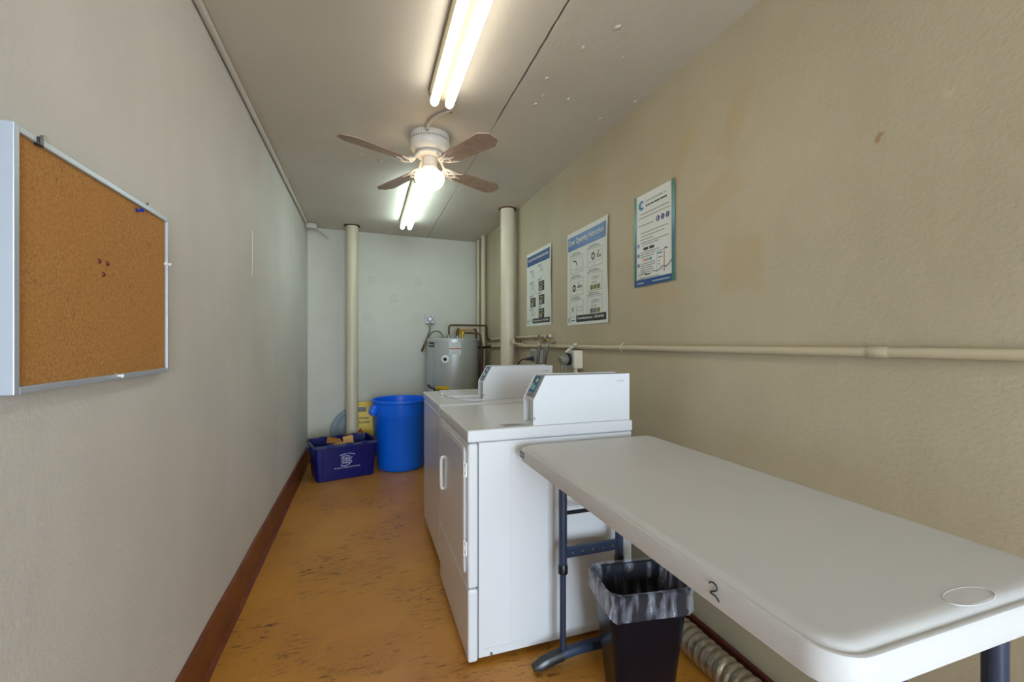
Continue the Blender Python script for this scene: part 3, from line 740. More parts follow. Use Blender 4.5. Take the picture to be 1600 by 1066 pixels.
g.build('body_text', 'poster_line', P, kind='stuff')
for i in range(3):
    pdisc(fn, 0.190 + i * 0.036, 0.150, 0.014, 0.0009).build('number_badge', 'poster_badge', P)
    ptext(fn, str(i + 1), 0.187 + i * 0.036, 0.157, 0.006, 0.014, 'ink_white', P, 'badge_lettering')
for i, t in enumerate((0.255, 0.305, 0.355)):
    pdisc(fn, 0.034, t, 0.010, 0.0009).build('number_badge', 'poster_badge', P)
    ptext(fn, str(i + 1), 0.032, t + 0.005, 0.0045, 0.010, 'ink_white', P, 'badge_lettering')
for s in (0.075, 0.122):
    prect(fn, s, s + 0.038, 0.270, 0.284, 0.0009, 2).build('store_badge', 'poster_black', P)
for s, wd, m in ((0.075, 0.012, 'poster_pink'), (0.092, 0.016, 'poster_pink'), (0.112, 0.008, 'poster_line'), (0.126, 0.016, 'poster_teal')):
    prect(fn, s, s + wd, 0.326, 0.340, 0.0009, 1).build('card_badge', m, P)
prect(fn, 0.185, 0.222, 0.315, 0.322, 0.0009, 2).build('phone_screen_bar', 'poster_teal', P)
g = MB(); pframe(fn, 0.180, 0.236, 0.305, 0.400, 0.003, g); prect(fn, 0.19, 0.225, 0.336, 0.342, mb=g, n=1); pdisc(fn, 0.2, 0.355, 0.005, mb=g); pdisc(fn, 0.2, 0.372, 0.005, mb=g)
g.build('phone_picture', 'poster_line', P)
prect(fn, 0.234, 0.240, 0.318, 0.412, 0.0011, 1).build('phone_edge', 'poster_pink', P)
prect(fn, 0.236, 0.262, 0.300, 0.306, 0.0009, 1).build('heading_mark', 'poster_navy', P)
# wave line along the bottom
vs = []
for i in range(17):
    s = 0.10 + 0.192 * i / 16; t = 0.405 - 0.03 * (i / 16) ** 2 + 0.006 * math.sin(i * 1.1); th = 0.002 + 0.006 * (i / 16)
    vs += [fn(s, t - th, 0.0012), fn(s, t + th * 0.4, 0.0012)]
MB().add(vs, [(2 * i, 2 * i + 2, 2 * i + 3, 2 * i + 1) for i in range(16)]).build('wave_picture', 'lid_grey', P)
prect(fn, 0.09, 0.13, 0.404, 0.410, 0.0013, 2).build('wave_label', 'poster_black', P)
g = pframe(fn, 0.03, 0.088, 0.388, 0.428, 0.0015); MB.add(g, [fn(.045, .42, .001), fn(.05, .42, .001), fn(.075, .397, .001), fn(.07, .397, .001)], [(0, 1, 2, 3)]); g.build('small_diagram', 'poster_line', P)

# ================================================================== LAUNDRY MACHINES
DX0, DX1, DY0, DY1 = 0.378, 1.118, 1.645, 2.312
WX0, WX1, WY0, WY1 = 0.384, 1.122, 2.375, 3.060
TOP = 0.914
def coin_case(parent, xf, xb, ya, w, z0, zt):
    """narrow payment case: two side walls, recessed front, slanted display, back and dark top"""
    zk, xs = z0 + 0.103, xf + 0.053
    prof = [(xf, z0), (xb, z0), (xb, zt), (xs, zt), (xf, zk)]
    t = 0.004
    mb = MB().prism(prof, 1, ya, ya + t)
    cs = mb.build('coin_case', 'white_enamel', parent, bevel=0.0015)
    MB().prism(prof, 1, ya + w - t, ya + w).build('case_side', 'white_enamel', parent, bevel=0.0015)
    # set-back front below the display, with a ledge at the knee
    MB().box(xf + 0.028, xf + 0.032, ya + t, ya + w - t, z0, zk - 0.002).build('case_front', 'white_enamel', parent)
    MB().prism([(xf + 0.002, zk - 0.004), (xf + 0.034, zk - 0.008), (xf + 0.036, zk + 0.004), (xf + 0.002, zk)], 1, ya + t, ya + w - t).build('case_ledge', 'white_enamel', parent)
    n = Vector((-(zt - zk), 0, xs - xf)).normalized()
    u = Vector((xs - xf, 0, zt - zk)); 
    def sl(a, b, lift): # a along y 0..1 (far to near), b up the slope 0..1
        p = Vector((xf, ya + w - t, zk)) + u * b + n * (lift - 0.004); p.y = ya + w - t - (w - 2 * t) * a; return tuple(p)
    def slab(a0, a1, b0, b1, l0, l1):
        q = [(a0, b0), (a1, b0), (a1, b1), (a0, b1)]
        return MB().loft([[sl(a, b, l0) for a, b in q], [sl(a, b, l1) for a, b in q]])
    slab(0, 1, 0, 1, -0.004, 0).build('slope_panel', 'white_enamel', parent)
    d = slab(0.12, 0.98, 0.10, 0.985, 0, 0.0025).build('display', 'panel_grey', parent)
    slab(0.16, 0.74, 0.27, 0.94, 0.0025, 0.0035).build('screen', 'lcd_blue', d)
    slab(0.42, 0.62, 0.70, 0.84, 0.0035, 0.004).build('screen_icon', 'lcd_lime', d)
    slab(0.20, 0.34, 0.40, 0.62, 0.0035, 0.004).build('screen_icon', 'lcd_light', d)
    slab(0.44, 0.60, 0.38, 0.56, 0.0035, 0.004).build('screen_icon', 'lcd_light', d)
    slab(0.24, 0.76, 0.12, 0.22, 0.0025, 0.0045).build('keypad', 'print_grey', d)
    MB().box(xs + 0.004, xb, ya + t, ya + w - t, zt - 0.008, zt - 0.004).build('case_top', 'panel_grey', parent)
    MB().box(xb - 0.004, xb, ya + t, ya + w - t, z0, zt - 0.008).build('case_back', 'white_enamel', parent)
    # embossed mark near the rear upper corner and a small front latch
    MB().box(xb - 0.062, xb - 0.030, ya - 0.001, ya, zt - 0.034, zt - 0.030).build('embossed_mark', 'sticker_grey', parent)
    MB().box(xf + 0.002, xf + 0.008, ya - 0.0015, ya, z0 + 0.022, z0 + 0.034).build('latch', 'panel_grey', parent)

# -- dryer
dr = thing('dryer', 'white coin-operated dryer beside the table', 'dryer', (0.75, 1.98, 0))
ZB0 = 0.016
box(DX0 + 0.042, DX1 - 0.004, DY0 + 0.003, DY1 - 0.003, ZB0 + 0.006, TOP - 0.050).build('body', 'white_enamel', dr, bevel=0.004)
# front shell wraps round the corner
box(DX0, DX0 + 0.040, DY0, DY1, 0.300, TOP - 0.052).build('front_panel', 'white_enamel_door', dr, bevel=0.010, seg=3)
box(DX0, DX0 + 0.040, DY0, DY1, ZB0 - 0.004, 0.297).build('toe_panel', 'white_enamel_door', dr, bevel=0.010, seg=3)
box(DX0 + 0.036, DX0 + 0.044, DY0 + 0.004, DY1 - 0.004, 0.03, TOP - 0.055).build('seam', 'seam_grey', dr)
tp = box(DX0 - 0.002, DX1, DY0 - 0.001, DY1 + 0.001, TOP - 0.048, TOP).build('top_panel', 'white_enamel', dr, bevel=0.008, seg=3)
box(DX0 + 0.012, DX1 - 0.01, DY0 + 0.01, DY1 - 0.01, TOP - 0.053, TOP - 0.047).build('top_seam', 'seam_grey', dr)
# pressed ribs on the near side panel
for x in (0.551, 0.715, 0.985):
    box(x - 0.002, x + 0.002, DY0 + 0.0015, DY0 + 0.006, 0.06, TOP - 0.07).build('side_rib', 'white_enamel', dr, bevel=0.001)
box(DX0 + 0.06, DX1 - 0.006, DY0 + 0.0005, DY0 + 0.006, 0.052, 0.056).build('side_rib', 'white_enamel', dr, bevel=0.001)
# door (hinged on the near side)
dy0, dy1, dz0, dz1 = DY0 + 0.040, DY1 - 0.045, 0.335, 0.842
def plate_x(x0, x1, y0, y1, z0, z1, r, n=5):
    L = [(b, c_) for (b, c_, _) in [(p[0], p[1], 0) for p in rrect((y0 + y1) / 2, (z0 + z1) / 2, (y1 - y0) / 2, (z1 - z0) / 2, r, 0, n)]]
    return MB().loft([[(x0, b, c_) for b, c_ in L], [(x1, b, c_) for b, c_ in L]])
dd = plate_x(DX0 - 0.007, DX0 - 0.0005, dy0, dy1, dz0, dz1, 0.028).build('door', 'white_enamel_door', dr, bevel=0.002, seg=2)
plate_x(DX0 - 0.0085, DX0 - 0.0065, dy0 + 0.012, dy1 - 0.012, dz0 + 0.012, dz1 - 0.012, 0.022).build('door_face', 'white_enamel_door', dd, bevel=0.001)
hm = MB().tube([(DX0 - 0.007, 2.150, 0.690), (DX0 - 0.017, 2.150, 0.686), (DX0 - 0.020, 2.150, 0.674), (DX0 - 0.020, 2.150, 0.548), (DX0 - 0.017, 2.150, 0.536), (DX0 - 0.007, 2.150, 0.532)], 0.008, 12)
hm.build('door_handle', 'white_plastic', dd, smooth=60)
for z0, z1 in ((0.726, 0.789), (0.418, 0.481)):
    hg = MB().tube([(DX0 - 0.007, DY0 + 0.036, z0), (DX0 - 0.007, DY0 + 0.036, z1)], 0.005, 10).box(DX0 - 0.006, DX0 - 0.0005, DY0 + 0.018, DY0 + 0.036, z0 + 0.004, z1 - 0.004)
    hinge = hg.build('hinge', 'white_plastic', dr, smooth=40)
    for q in (0.25, 0.75):
        MB().disc((DX0 - 0.006, DY0 + 0.026, z0 + (z1 - z0) * q), (-1, 0, 0), 0.004, 0.002, 10).build('screw', 'steel', hinge, smooth=40)
for x in (DX0 + 0.09, DX1 - 0.08):
    for y in (DY0 + 0.06, DY1 - 0.06):
        MB().lathe([(0.018, 0), (0.02, 0.006), (0.014, 0.010), (0.010, ZB0 + 0.01)], x, y, 14).build('foot', 'black_cap', dr, smooth=40)
MB().disc((DX0 + 0.093, DY0 + 0.003, 0.032), (0, -1, 0), 0.006, 0.003, 12).build('panel_screw', 'steel', dr, smooth=40)
st = MB().prism([(0.530, 1.672), (0.640, 1.672), (0.640, 1.730), (0.530, 1.730)], 2, TOP, TOP + 0.0007).build('instruction_sticker', 'sticker_grey', dr)
g = MB()
for q in range(5): g.box(0.538, 0.632 - 0.012 * (q % 3), 1.680 + q * 0.0095, 1.684 + q * 0.0095, TOP + 0.0007, TOP + 0.001)
g.build('sticker_print', 'print_grey', st)
coin_case(dr, 0.655, 1.114, 1.664, 0.118, TOP, 1.118)

# -- washer
ws = thing('washer', 'white top-loading washer between the dryer and the blue barrel', 'washer', (0.75, 2.72, 0))
WB0 = 0.048
box(WX0 + 0.004, WX1 - 0.004, WY0 + 0.004, WY1 - 0.004, WB0, TOP - 0.052).build('body', 'white_enamel', ws, bevel=0.014, seg=3)
box(WX0 + 0.016, WX1 - 0.012, WY0 + 0.016, WY1 - 0.016, TOP - 0.056, TOP - 0.046).build('top_seam', 'seam_grey', ws)
box(WX0, WX1, WY0, WY1, TOP - 0.048, TOP).build('top_panel', 'white_enamel', ws, bevel=0.009, seg=3)
# rim round the lid opening, lid, latch, sticker
LXa, LXb, LYa, LYb = 0.475, 1.085, 2.478, 3.02
def plate_z(x0, x1, y0, y1, z0, z1, r, n=5):
    return MB().loft([rrect((x0 + x1) / 2, (y0 + y1) / 2, (x1 - x0) / 2, (y1 - y0) / 2, r, z0, n), rrect((x0 + x1) / 2, (y0 + y1) / 2, (x1 - x0) / 2, (y1 - y0) / 2, r, z1, n)])
CWY = 2.500
lid = plate_z(0.480, 1.090, 2.645, 3.020, TOP, TOP + 0.010, 0.035).build('lid', 'white_enamel', ws, bevel=0.004)
plate_z(0.505, 1.065, 2.670, 2.995, TOP + 0.0095, TOP + 0.0115, 0.03).build('lid_panel', 'white_enamel_door', lid, bevel=0.001)
plate_z(0.462, 0.484, 2.80, 2.85, TOP + 0.001, TOP + 0.013, 0.009).build('lid_handle', 'white_plastic', lid, bevel=0.003)
MB().tube(bez((0.50, 2.66, TOP + .006), (0.53, 2.50, TOP + 0.006), (0.56, 2.47, TOP + .005), (0.66, 2.465, TOP + .005), 10), 0.004, 8).build('lid_bead', 'white_enamel', ws, smooth=60)
st = MB().prism([(0.545, 2.412), (0.655, 2.412), (0.655, 2.445), (0.545, 2.445)], 2, TOP, TOP + 0.0007).build('instruction_sticker', 'sticker_grey', ws)
MB().box(0.555, 0.645, 2.42, 2.425, TOP + 0.0007, TOP + 0.001).box(0.555, 0.635, 2.431, 2.436, TOP + 0.0007, TOP + 0.001).build('sticker_print', 'print_grey', st)
for x in (WX0 + 0.06, WX1 - 0.06):
    for y in (WY0 + 0.06, WY1 - 0.06):
        MB().lathe([(0.02, 0), (0.022, 0.008), (0.014, 0.014), (0.010, WB0 + 0.01)], x, y, 14).build('foot', 'black_cap', ws, smooth=40)
coin_case(ws, 0.664, 1.114, CWY, 0.118, TOP, 1.112)

# ================================================================== FOLDING TABLE
TX0, TX1, TY0, TY1, TZ = 0.562, 1.176, 0.378, 1.600, 0.860
tb = thing('folding_table', 'long white plastic folding table on dark steel legs', 'table', ((TX0 + TX1) / 2, (TY0 + TY1) / 2, 0))
cx, cy, hx, hy = (TX0 + TX1) / 2, (TY0 + TY1) / 2, (TX1 - TX0) / 2, (TY1 - TY0) / 2
prof = [(0.035, TZ - 0.030), (0.030, TZ - 0.052), (0.006, TZ - 0.055), (0.001, TZ - 0.052), (0.0, TZ - 0.046), (0.0015, TZ - 0.014), (0.004, TZ - 0.009), (0.008, TZ - 0.0075), (0.0115, TZ - 0.0085), (0.0135, TZ - 0.0095), (0.016, TZ - 0.0075), (0.020, TZ - 0.0035), (0.028, TZ - 0.0008), (0.040, TZ)]
top = MB().loft([rrect(cx, cy, hx - i, hy - i, max(0.012, 0.058 - i), z, 8) for i, z in prof]).build('table_top', 'table_plastic', tb, smooth=40)
# moulded oval on the surface
ov = MB(); lo = []
for a in range(41):
    t = 2 * PI * a / 40
    ex, ey = 0.052 * math.cos(t) + 0.012 * math.copysign(abs(math.cos(t)) ** 0.5, math.cos(t)) - 0.012 * math.cos(t), 0.019 * math.sin(t)
    lo.append((0.893 + ex * 0.99, 0.415 + ey + ex * 0.0, TZ + 0.0004))
ov.tube([(a, b, c - 0.0005) for a, b, c in lo], 0.0009, 6).build('moulded_mark', 'table_plastic', top, smooth=60)
# maker label and hand-written figure on the long edge
lb = MB().box(TX0 - 0.0012, TX0 + 0.002, 1.525, 1.568, TZ - 0.040, TZ - 0.018).build('label', 'label_slate', top, bevel=0.001)
MB().box(TX0 - 0.0018, TX0 - 0.001, 1.530, 1.563, TZ - 0.031, TZ - 0.026).build('label_print', 'panel_grey', lb)
two = [(0.601, 0.846), (0.598, 0.850), (0.592, 0.8515), (0.586, 0.850), (0.583, 0.846), (0.585, 0.841), (0.591, 0.837), (0.597, 0.8335), (0.599, 0.831), (0.595, 0.8305), (0.588, 0.831), (0.583, 0.829), (0.579, 0.8255)]
MB().tube([(TX0 - 0.0002, y, z - 0.0045) for y, z in two], 0.0013, 6).build('handwritten_2', 'ink_dark', top, smooth=60)
def leg_frame(y):
    zt = TZ - 0.035
    for x in (0.732, 0.985):
        lg = MB().tube([(x, y, 0.365), (x, y, zt)], 0.0165, 16).build('leg', 'table_steel', tb, smooth=40)
        MB().tube([(x, y, 0.040), (x, y, 0.42)], 0.0125, 14).build('lower_tube', 'table_steel', lg, smooth=40)
        MB().tube([(x, y, 0.352), (x, y, 0.356), (x, y, 0.384), (x, y, 0.390)], 0.019, 16, rad=[.016, .0195, .0195, .017]).build('collar', 'black_cap', lg, smooth=40)
    MB().tube([(0.732, y, 0.588), (0.985, y, 0.588)], 0.008, 10).build('crossbar', 'black_cap', tb, smooth=40)
    cbm = MB().box(0.745, 0.975, y - 0.006, y + 0.006, 0.412, 0.454).build('brace', 'table_steel', tb, bevel=0.003)
    for x in (0.770, 0.815, 0.86, 0.905, 0.95):
        MB().disc((x, y - 0.006, 0.433), (0, -1, 0), 0.005, 0.003, 12).build('rivet', 'steel', cbm, smooth=40)
    loops = []
    for i in range(17):
        t = i / 16; x = 0.612 + t * 0.488; u = abs(2 * t - 1)
        zc = 0.050 - 0.034 * u ** 2.2; hh = 0.016 - 0.002 * u; ww = 0.020
        if i in (0, 16): hh, ww = 0.008, 0.012
        loops.append([(x, y - ww, zc - hh * .8), (x, y + ww, zc - hh * .8), (x, y + ww, zc + hh * .3), (x, y + ww * .6, zc + hh), (x, y - ww * .6, zc + hh), (x, y - ww, zc + hh * .3)])
    ft = MB().loft(loops).build('foot', 'table_steel', tb, smooth=45)
    for sgn in (0, 1):
        ll = []
        for i in range(5):
            q = loops[i] if sgn == 0 else loops[16 - i]
            cxm = sum(p[0] for p in q) / 6; cz = sum(p[2] for p in q) / 6
            ll.append([(p[0] + (-0.004 if sgn == 0 else 0.004), y + (p[1] - y) * 1.12, max(0.0005, cz + (p[2] - cz) * 1.15)) for p in q])
        MB().loft(ll).build('end_cap', 'black_cap', ft, smooth=45)
leg_frame(1.545)
leg_frame(0.425)

# ================================================================== WASTE BIN WITH LINER
BX, BY, BR = 0.926, 1.325, math.radians(-8)
BH = 0.420
bh = lambda z: (0.104 + 0.042 * z / BH, 0.072 + 0.032 * z / BH)
def bl(z, off=0.0, r=0.035): a, b = bh(z); return rrect(BX, BY, a + off, b + off, max(0.01, r + off), z, 6, BR)
lp = [bl(0.0, -0.004, .03), bl(0.006, 0), bl(BH - 0.025), bl(BH - 0.024, 0.006), bl(BH - 0.002, 0.007), bl(BH, 0.004), bl(BH, -0.003), bl(BH - 0.01, -0.004), bl(0.010, -0.004)]
tag(MB().loft(lp).build('waste_bin', 'bin_black', smooth=40), 'black rectangular waste bin under the folding table', 'waste bin')
# liner: inside the bin, over the rim, hanging outside with wrinkles
ln = MB(); loops = []
prof = [(0.05, -0.012), (0.14, -0.009), (0.23, -0.008), (0.31, -0.008), (0.37, -0.008), (0.412, -0.006), (0.427, 0.002), (0.425, 0.011), (0.412, 0.013), (0.398, 0.0125), (0.384, 0.0135), (0.370, 0.016), (0.362, 0.018)]
for q, (z, off) in enumerate(prof):
    L = rrect(BX, BY, bh(min(z, BH))[0] + off, bh(min(z, BH))[1] + off, 0.045, z, 14, BR); out = []
    m = len(L)
    for i, p in enumerate(L):
        a = 2 * PI * i / m; amp = 0.0 if q < 1 else (0.010 if q < 5 else (0.001 if q < 8 else 0.006))
        nn = noise.noise((math.cos(a) * 4, math.sin(a) * 4, z * 9)) + 0.6 * noise.noise((math.cos(a) * 11, math.sin(a) * 11, z * 14 + 3))
        dx, dy = p[0] - BX, p[1] - BY; dl = math.hypot(dx, dy)
        push = -abs(nn) * amp if q < 5 else abs(nn) * amp
        dz = (0.030 * noise.noise((math.cos(a) * 1.7 + 5, math.sin(a) * 1.7, 0)) if q >= 11 else (0.012 * noise.noise((math.cos(a) * 1.7 + 5, math.sin(a) * 1.7, 0)) if q >= 9 else 0)) - (0.022 if q >= 11 and dy < 0 else 0)
        out.append((p[0] + dx / dl * push, p[1] + dy / dl * push, p[2] + dz))
    loops.append(out)
ln.loft(loops, True, False, False)
lo_ = ln.build('bin_liner', 'bag_film', smooth=180)
tag(lo_, 'clear plastic bag lining the black waste bin', 'bin liner')
kn = MB(); rr = random.Random(4)
kp = Vector((1.104, 1.315, 0.402))
kn.tube([kp + Vector((-0.028, -0.005, 0.004)), kp + Vector((-0.01, 0, 0.0)), kp + Vector((0.006, 0.002, 0.006)), kp + Vector((0.02, 0, -0.008)), kp + Vector((0.026, 0.002, -0.022))], 0.012, 10, rad=[.008, .014, .010, .018, .006])
kn.build('knot', 'paper_tag', lo_, smooth=60)

# ================================================================== FOIL DUCT
path = []
ctrl = [(1.02, 1.99, 0.10), (1.17, 1.93, 0.085), (1.235, 1.80, 0.068), (1.242, 1.62, 0.06), (1.244, 1.45, 0.058), (1.242, 1.30, 0.058), (1.246, 1.15, 0.058), (1.244, 1.02, 0.06), (1.250, 0.90, 0.07)]
for i in range(len(ctrl) - 1):
    a, b = Vector(ctrl[i]), Vector(ctrl[i + 1]); n = 30
    p0 = Vector(ctrl[max(i - 1, 0)]); p3 = Vector(ctrl[min(i + 2, len(ctrl) - 1)])
    for j in range(n):
        t = j / n
        path.append(0.5 * ((2 * a) + (b - p0) * t + (2 * p0 - 5 * a + 4 * b - p3) * t * t + (3 * a - p0 - 3 * b + p3) * t ** 3))
path.append(Vector(ctrl[-1]))
rad = []; acc = 0
for i, p in enumerate(path):
    if i: acc += (path[i] - path[i - 1]).length
    rad.append(0.0480 + 0.0085 * abs(math.sin(acc * PI / 0.034)) ** 0.7 + 0.002 * noise.noise((acc * 25, 0, 0)))
start = next(i for i, p in enumerate(path) if p.y < 1.93)
tag(MB().tube(path[start:], 0.05, 22, True, rad[start:]).build('foil_duct', 'foil', smooth=60), 'crinkled silver flexible dryer duct on the floor by the right wall', 'duct')

# ================================================================== NAVY RECYCLING CRATE
CX, CY, CR = -0.203, 4.452, math.radians(14)
CH = 0.33
def cl(z, off=0.0, r=0.03):
    f = z / CH; return rrect(CX, CY, 0.250 + 0.028 * f + off, 0.172 + 0.030 * f + off, max(.008, r + off), z, 5, CR)
cr = thing('recycling_crate', 'navy blue recycling crate with white print on the floor', 'recycling crate', (CX, CY, 0))
MB().loft([cl(0, -0.006), cl(0.006), cl(CH - 0.03), cl(CH - 0.006), cl(CH - 0.006, -0.005), cl(0.008, -0.005)]).build('body', 'navy_plastic', cr, smooth=40)
MB().loft([cl(CH - 0.022, 0.0005), cl(CH - 0.021, 0.012), cl(CH - 0.003, 0.013), cl(CH, 0.009), cl(CH, -0.002), cl(CH - 0.008, -0.004)], True, False, False).build('rim', 'navy_rim', cr, smooth=40)
ce1 = Vector((math.cos(CR), math.sin(CR), 0)); ce2 = Vector((-math.sin(CR), math.cos(CR), 0)); CC = Vector((CX, CY, 0))
def cface(a, z, lift=0.0, side=-1):   # front face point: a along the face from its centre
    f = z / CH; return tuple(CC + ce1 * a + ce2 * side * (0.172 + 0.030 * f + lift) + Vector((0, 0, z)))
# corner ribs and recessed panel lines on the front, rim notches, end handles
for a in (-0.205, 0.150, 0.205):
    MB().loft([[cface(a + d, z, l) for d, l in ((-.004, -.002), (-.003, .004), (.003, .004), (.004, -.002))] for z in (0.035, CH - 0.03)]).build('rib', 'navy_plastic', cr, bevel=0.001)
for a0, a1 in ((-0.205, -0.16), (0.15, 0.205)):
    MB().loft([[cface(a, z, l) for z, l in ((.031, -.002), (.032, .004), (.037, .004), (.038, -.002))] for a in (a0, a1)]).build('rib', 'navy_plastic', cr, bevel=0.001)
for a in (-0.14, 0.02, 0.16):
    for sd in (-1, 1):
        MB().loft([[tuple(CC + ce1 * (a + d) + ce2 * sd * (0.196 + l) + Vector((0, 0, z))) for d, z in ((-.035, CH - .026), (.035, CH - .026), (.030, CH + .004), (-.030, CH + .004))] for l in (0.0, 0.022)]).build('rim_tab', 'navy_plastic', cr, bevel=0.003)
for sx in (-1, 1):
    c = CC + ce1 * sx * 0.283 + Vector((0, 0, CH - 0.055))
    MB().tube([c - ce2 * 0.07 + Vector((0, 0, 0.02)), c - ce2 * 0.06 - Vector((0, 0, 0.01)) + ce1 * sx * 0.012, c + ce2 * 0.06 - Vector((0, 0, 0.01)) + ce1 * sx * 0.012, c + ce2 * 0.07 + Vector((0, 0, 0.02))], 0.009, 8).build('handle', 'navy_plastic', cr, smooth=50)
vs, fs = text2d('Reduce, Reuse', 0.130, 0.018, 0.02)
arc = []
for a, b in vs:
    q = (a - 0.065) / 0.065; arc.append((a - 0.065 + 0.008, 0.228 - 0.014 * q * q + b))
flat(arc, fs, lambda a, b: cface(a, b, 0.0015)).build('lettering', 'bin_print', cr)
vs, fs = text2d('Recycle in Hollywood, Florida', 0.225, 0.017, 0.02)
flat([(a - 0.105, 0.100 + b - 0.0) for a, b in vs], fs, lambda a, b: cface(a, b, 0.0015)).build('lettering', 'bin_print', cr)
# scroll emblem
E0 = -0.002
def stroke(pts, w):
    mb = MB(); vs = []
    for i, p in enumerate(pts):
        a = Vector(pts[max(i - 1, 0)]); b = Vector(pts[min(i + 1, len(pts) - 1)]); t = (b - a).normalized(); nrm = Vector((-t.y, t.x)) * w / 2
        vs += [cface(E0 + p[0] + nrm.x, p[1] + nrm.y, 0.0015), cface(E0 + p[0] - nrm.x, p[1] - nrm.y, 0.0015)]
    return mb.add(vs, [(2 * i, 2 * i + 2, 2 * i + 3, 2 * i + 1) for i in range(len(pts) - 1)])
em = MB()
for pts, w in (([(-0.042, 0.207), (-0.040, 0.18), (-0.036, 0.155), (-0.045, 0.127)], 0.005), ([(-0.045, 0.127), (-0.01, 0.124), (0.025, 0.136), (0.044, 0.152)], 0.006), ([(-0.042, 0.207), (-0.015, 0.216), (0.012, 0.218), (0.03, 0.208)], 0.006),
               ([(0.03, 0.208), (0.028, 0.185), (0.032, 0.165), (0.024, 0.140)], 0.005), ([(0.03, 0.182), (0.042, 0.19), (0.050, 0.205)], 0.005), ([(0.032, 0.165), (0.046, 0.17), (0.048, 0.158), (0.040, 0.150)], 0.004),
               ([(-0.036, 0.199), (0.02, 0.205)], 0.004), ([(-0.033, 0.170), (0.024, 0.173)], 0.005)):
    s_ = stroke(pts, w); em.add(s_.v, s_.f)
em.build('emblem', 'bin_print', cr)
g = MB()
for r_, zz in ((0, 0.178), (1, 0.144)):
    for q in range(4):
        x0 = -0.030 + q * 0.0135; hgt = 0.018
        g.add([cface(E0 + x0, zz, .0015), cface(E0 + x0 + 0.008, zz + 0.002, .0015), cface(E0 + x0 + 0.009, zz + hgt, .0015), cface(E0 + x0 + 0.001, zz + hgt - 0.003 * (q % 2), .0015)], [(0, 1, 2, 3)])
g.build('emblem_pattern', 'bin_print', cr)
# cardboard inside the crate
def slab_obj(name, corners, th, mat, label, cat):
    a, b, c_, d_ = map(Vector, corners); n = (b - a).cross(d_ - a).normalized() * th
    q = [a, b, c_, d_]
    return tag(MB().loft([[tuple(p) for p in q], [tuple(p + n) for p in q]]).build(name, mat, bevel=0.001), label, cat)
def cp(a, b, z): return tuple(CC + ce1 * a + ce2 * b + Vector((0, 0, z)))
slab_obj('cardboard_piece', (cp(-0.135, -0.150, 0.05), cp(0.00, -0.150, 0.05), cp(0.00, -0.150, 0.342), cp(-0.135, -0.150, 0.325)), 0.005, 'cardboard', 'tan cardboard flap standing at the front of the navy crate', 'cardboard')
slab_obj('cardboard_piece', (cp(-0.160, -0.115, 0.335), cp(-0.020, -0.125, 0.318), cp(-0.020, -0.01, 0.335), cp(-0.13, 0.02, 0.360)), 0.006, 'cardboard_orange', 'orange-brown cardboard sheet lying across the navy crate', 'cardboard')
slab_obj('cardboard_piece', (cp(-0.01, -0.155, 0.20), cp(0.085, -0.150, 0.20), cp(0.080, -0.06, 0.375), cp(-0.01, -0.06, 0.365)), 0.005, 'cardboard', 'pale cardboard flap tilted upward at the middle of the navy crate', 'cardboard')

# ================================================================== BLUE BARREL
GX, GY = 0.350, 4.548
br = thing('trash_barrel', 'large bright blue round trash barrel against the end wall', 'trash barrel', (GX, GY, 0))
bp = [(0.20, 0.0), (0.222, 0.004), (0.228, 0.012), (0.232, 0.05), (0.259, 0.53), (0.262, 0.535), (0.264, 0.545), (0.272, 0.655), (0.284, 0.660), (0.289, 0.672), (0.287, 0.685), (0.278, 0.688), (0.270, 0.684), (0.267, 0.672), (0.256, 0.53), (0.225, 0.03), (0.20, 0.012)]
MB().lathe(bp, GX, GY, 56).build('body', 'blue_plastic', br, smooth=35)
for a in (math.radians(197), math.radians(17)):
    R = Matrix.Translation((GX, GY, 0)) @ Matrix.Rotation(a, 4, 'Z')
    hp = [(0.262, 0.648), (0.290, 0.640), (0.318, 0.580), (0.312, 0.545), (0.298, 0.540), (0.262, 0.575)]
    MB().prism(hp, 1, -0.055, 0.055).xform(R).build('handle', 'blue_plastic', br, bevel=0.010, seg=3)

# ================================================================== GREY LID AND WET FLOOR SIGN (behind the left pipe)
tilt = math.radians(5)
lc = Vector((-0.085, 5.022, 0.272))
Rl = Matrix.Translation((lc.x, lc.y, 0.008)) @ Matrix.Rotation(-tilt, 4, 'X') @ Matrix.Rotation(math.atan((YBR - YBL) / (RX - LX)), 4, 'Z')
lid_ = thing('barrel_lid', 'round grey barrel lid leaning on the end wall', 'lid', (lc.x, lc.y - 0.02, 0))
def ring_y(rad_y):
    n = 48; return [[(r * math.cos(2 * PI * i / n), yy, 0.272 + r * math.sin(2 * PI * i / n)) for i in range(n)] for r, yy in rad_y]
MB().loft(ring_y([(0.262, 0.012), (0.270, 0.006), (0.270, -0.010), (0.262, -0.014), (0.228, -0.014), (0.216, -0.008), (0.200, -0.006), (0.05, -0.010), (0.01, -0.011)])).xform(Rl).build('disc', 'lid_grey', lid_, smooth=40)
MB().loft(ring_y([(0.208, -0.0105), (0.206, -0.012), (0.198, -0.012), (0.196, -0.0095)]), True, False, False).xform(Rl).build('ridge', 'lid_grey', lid_, smooth=40)

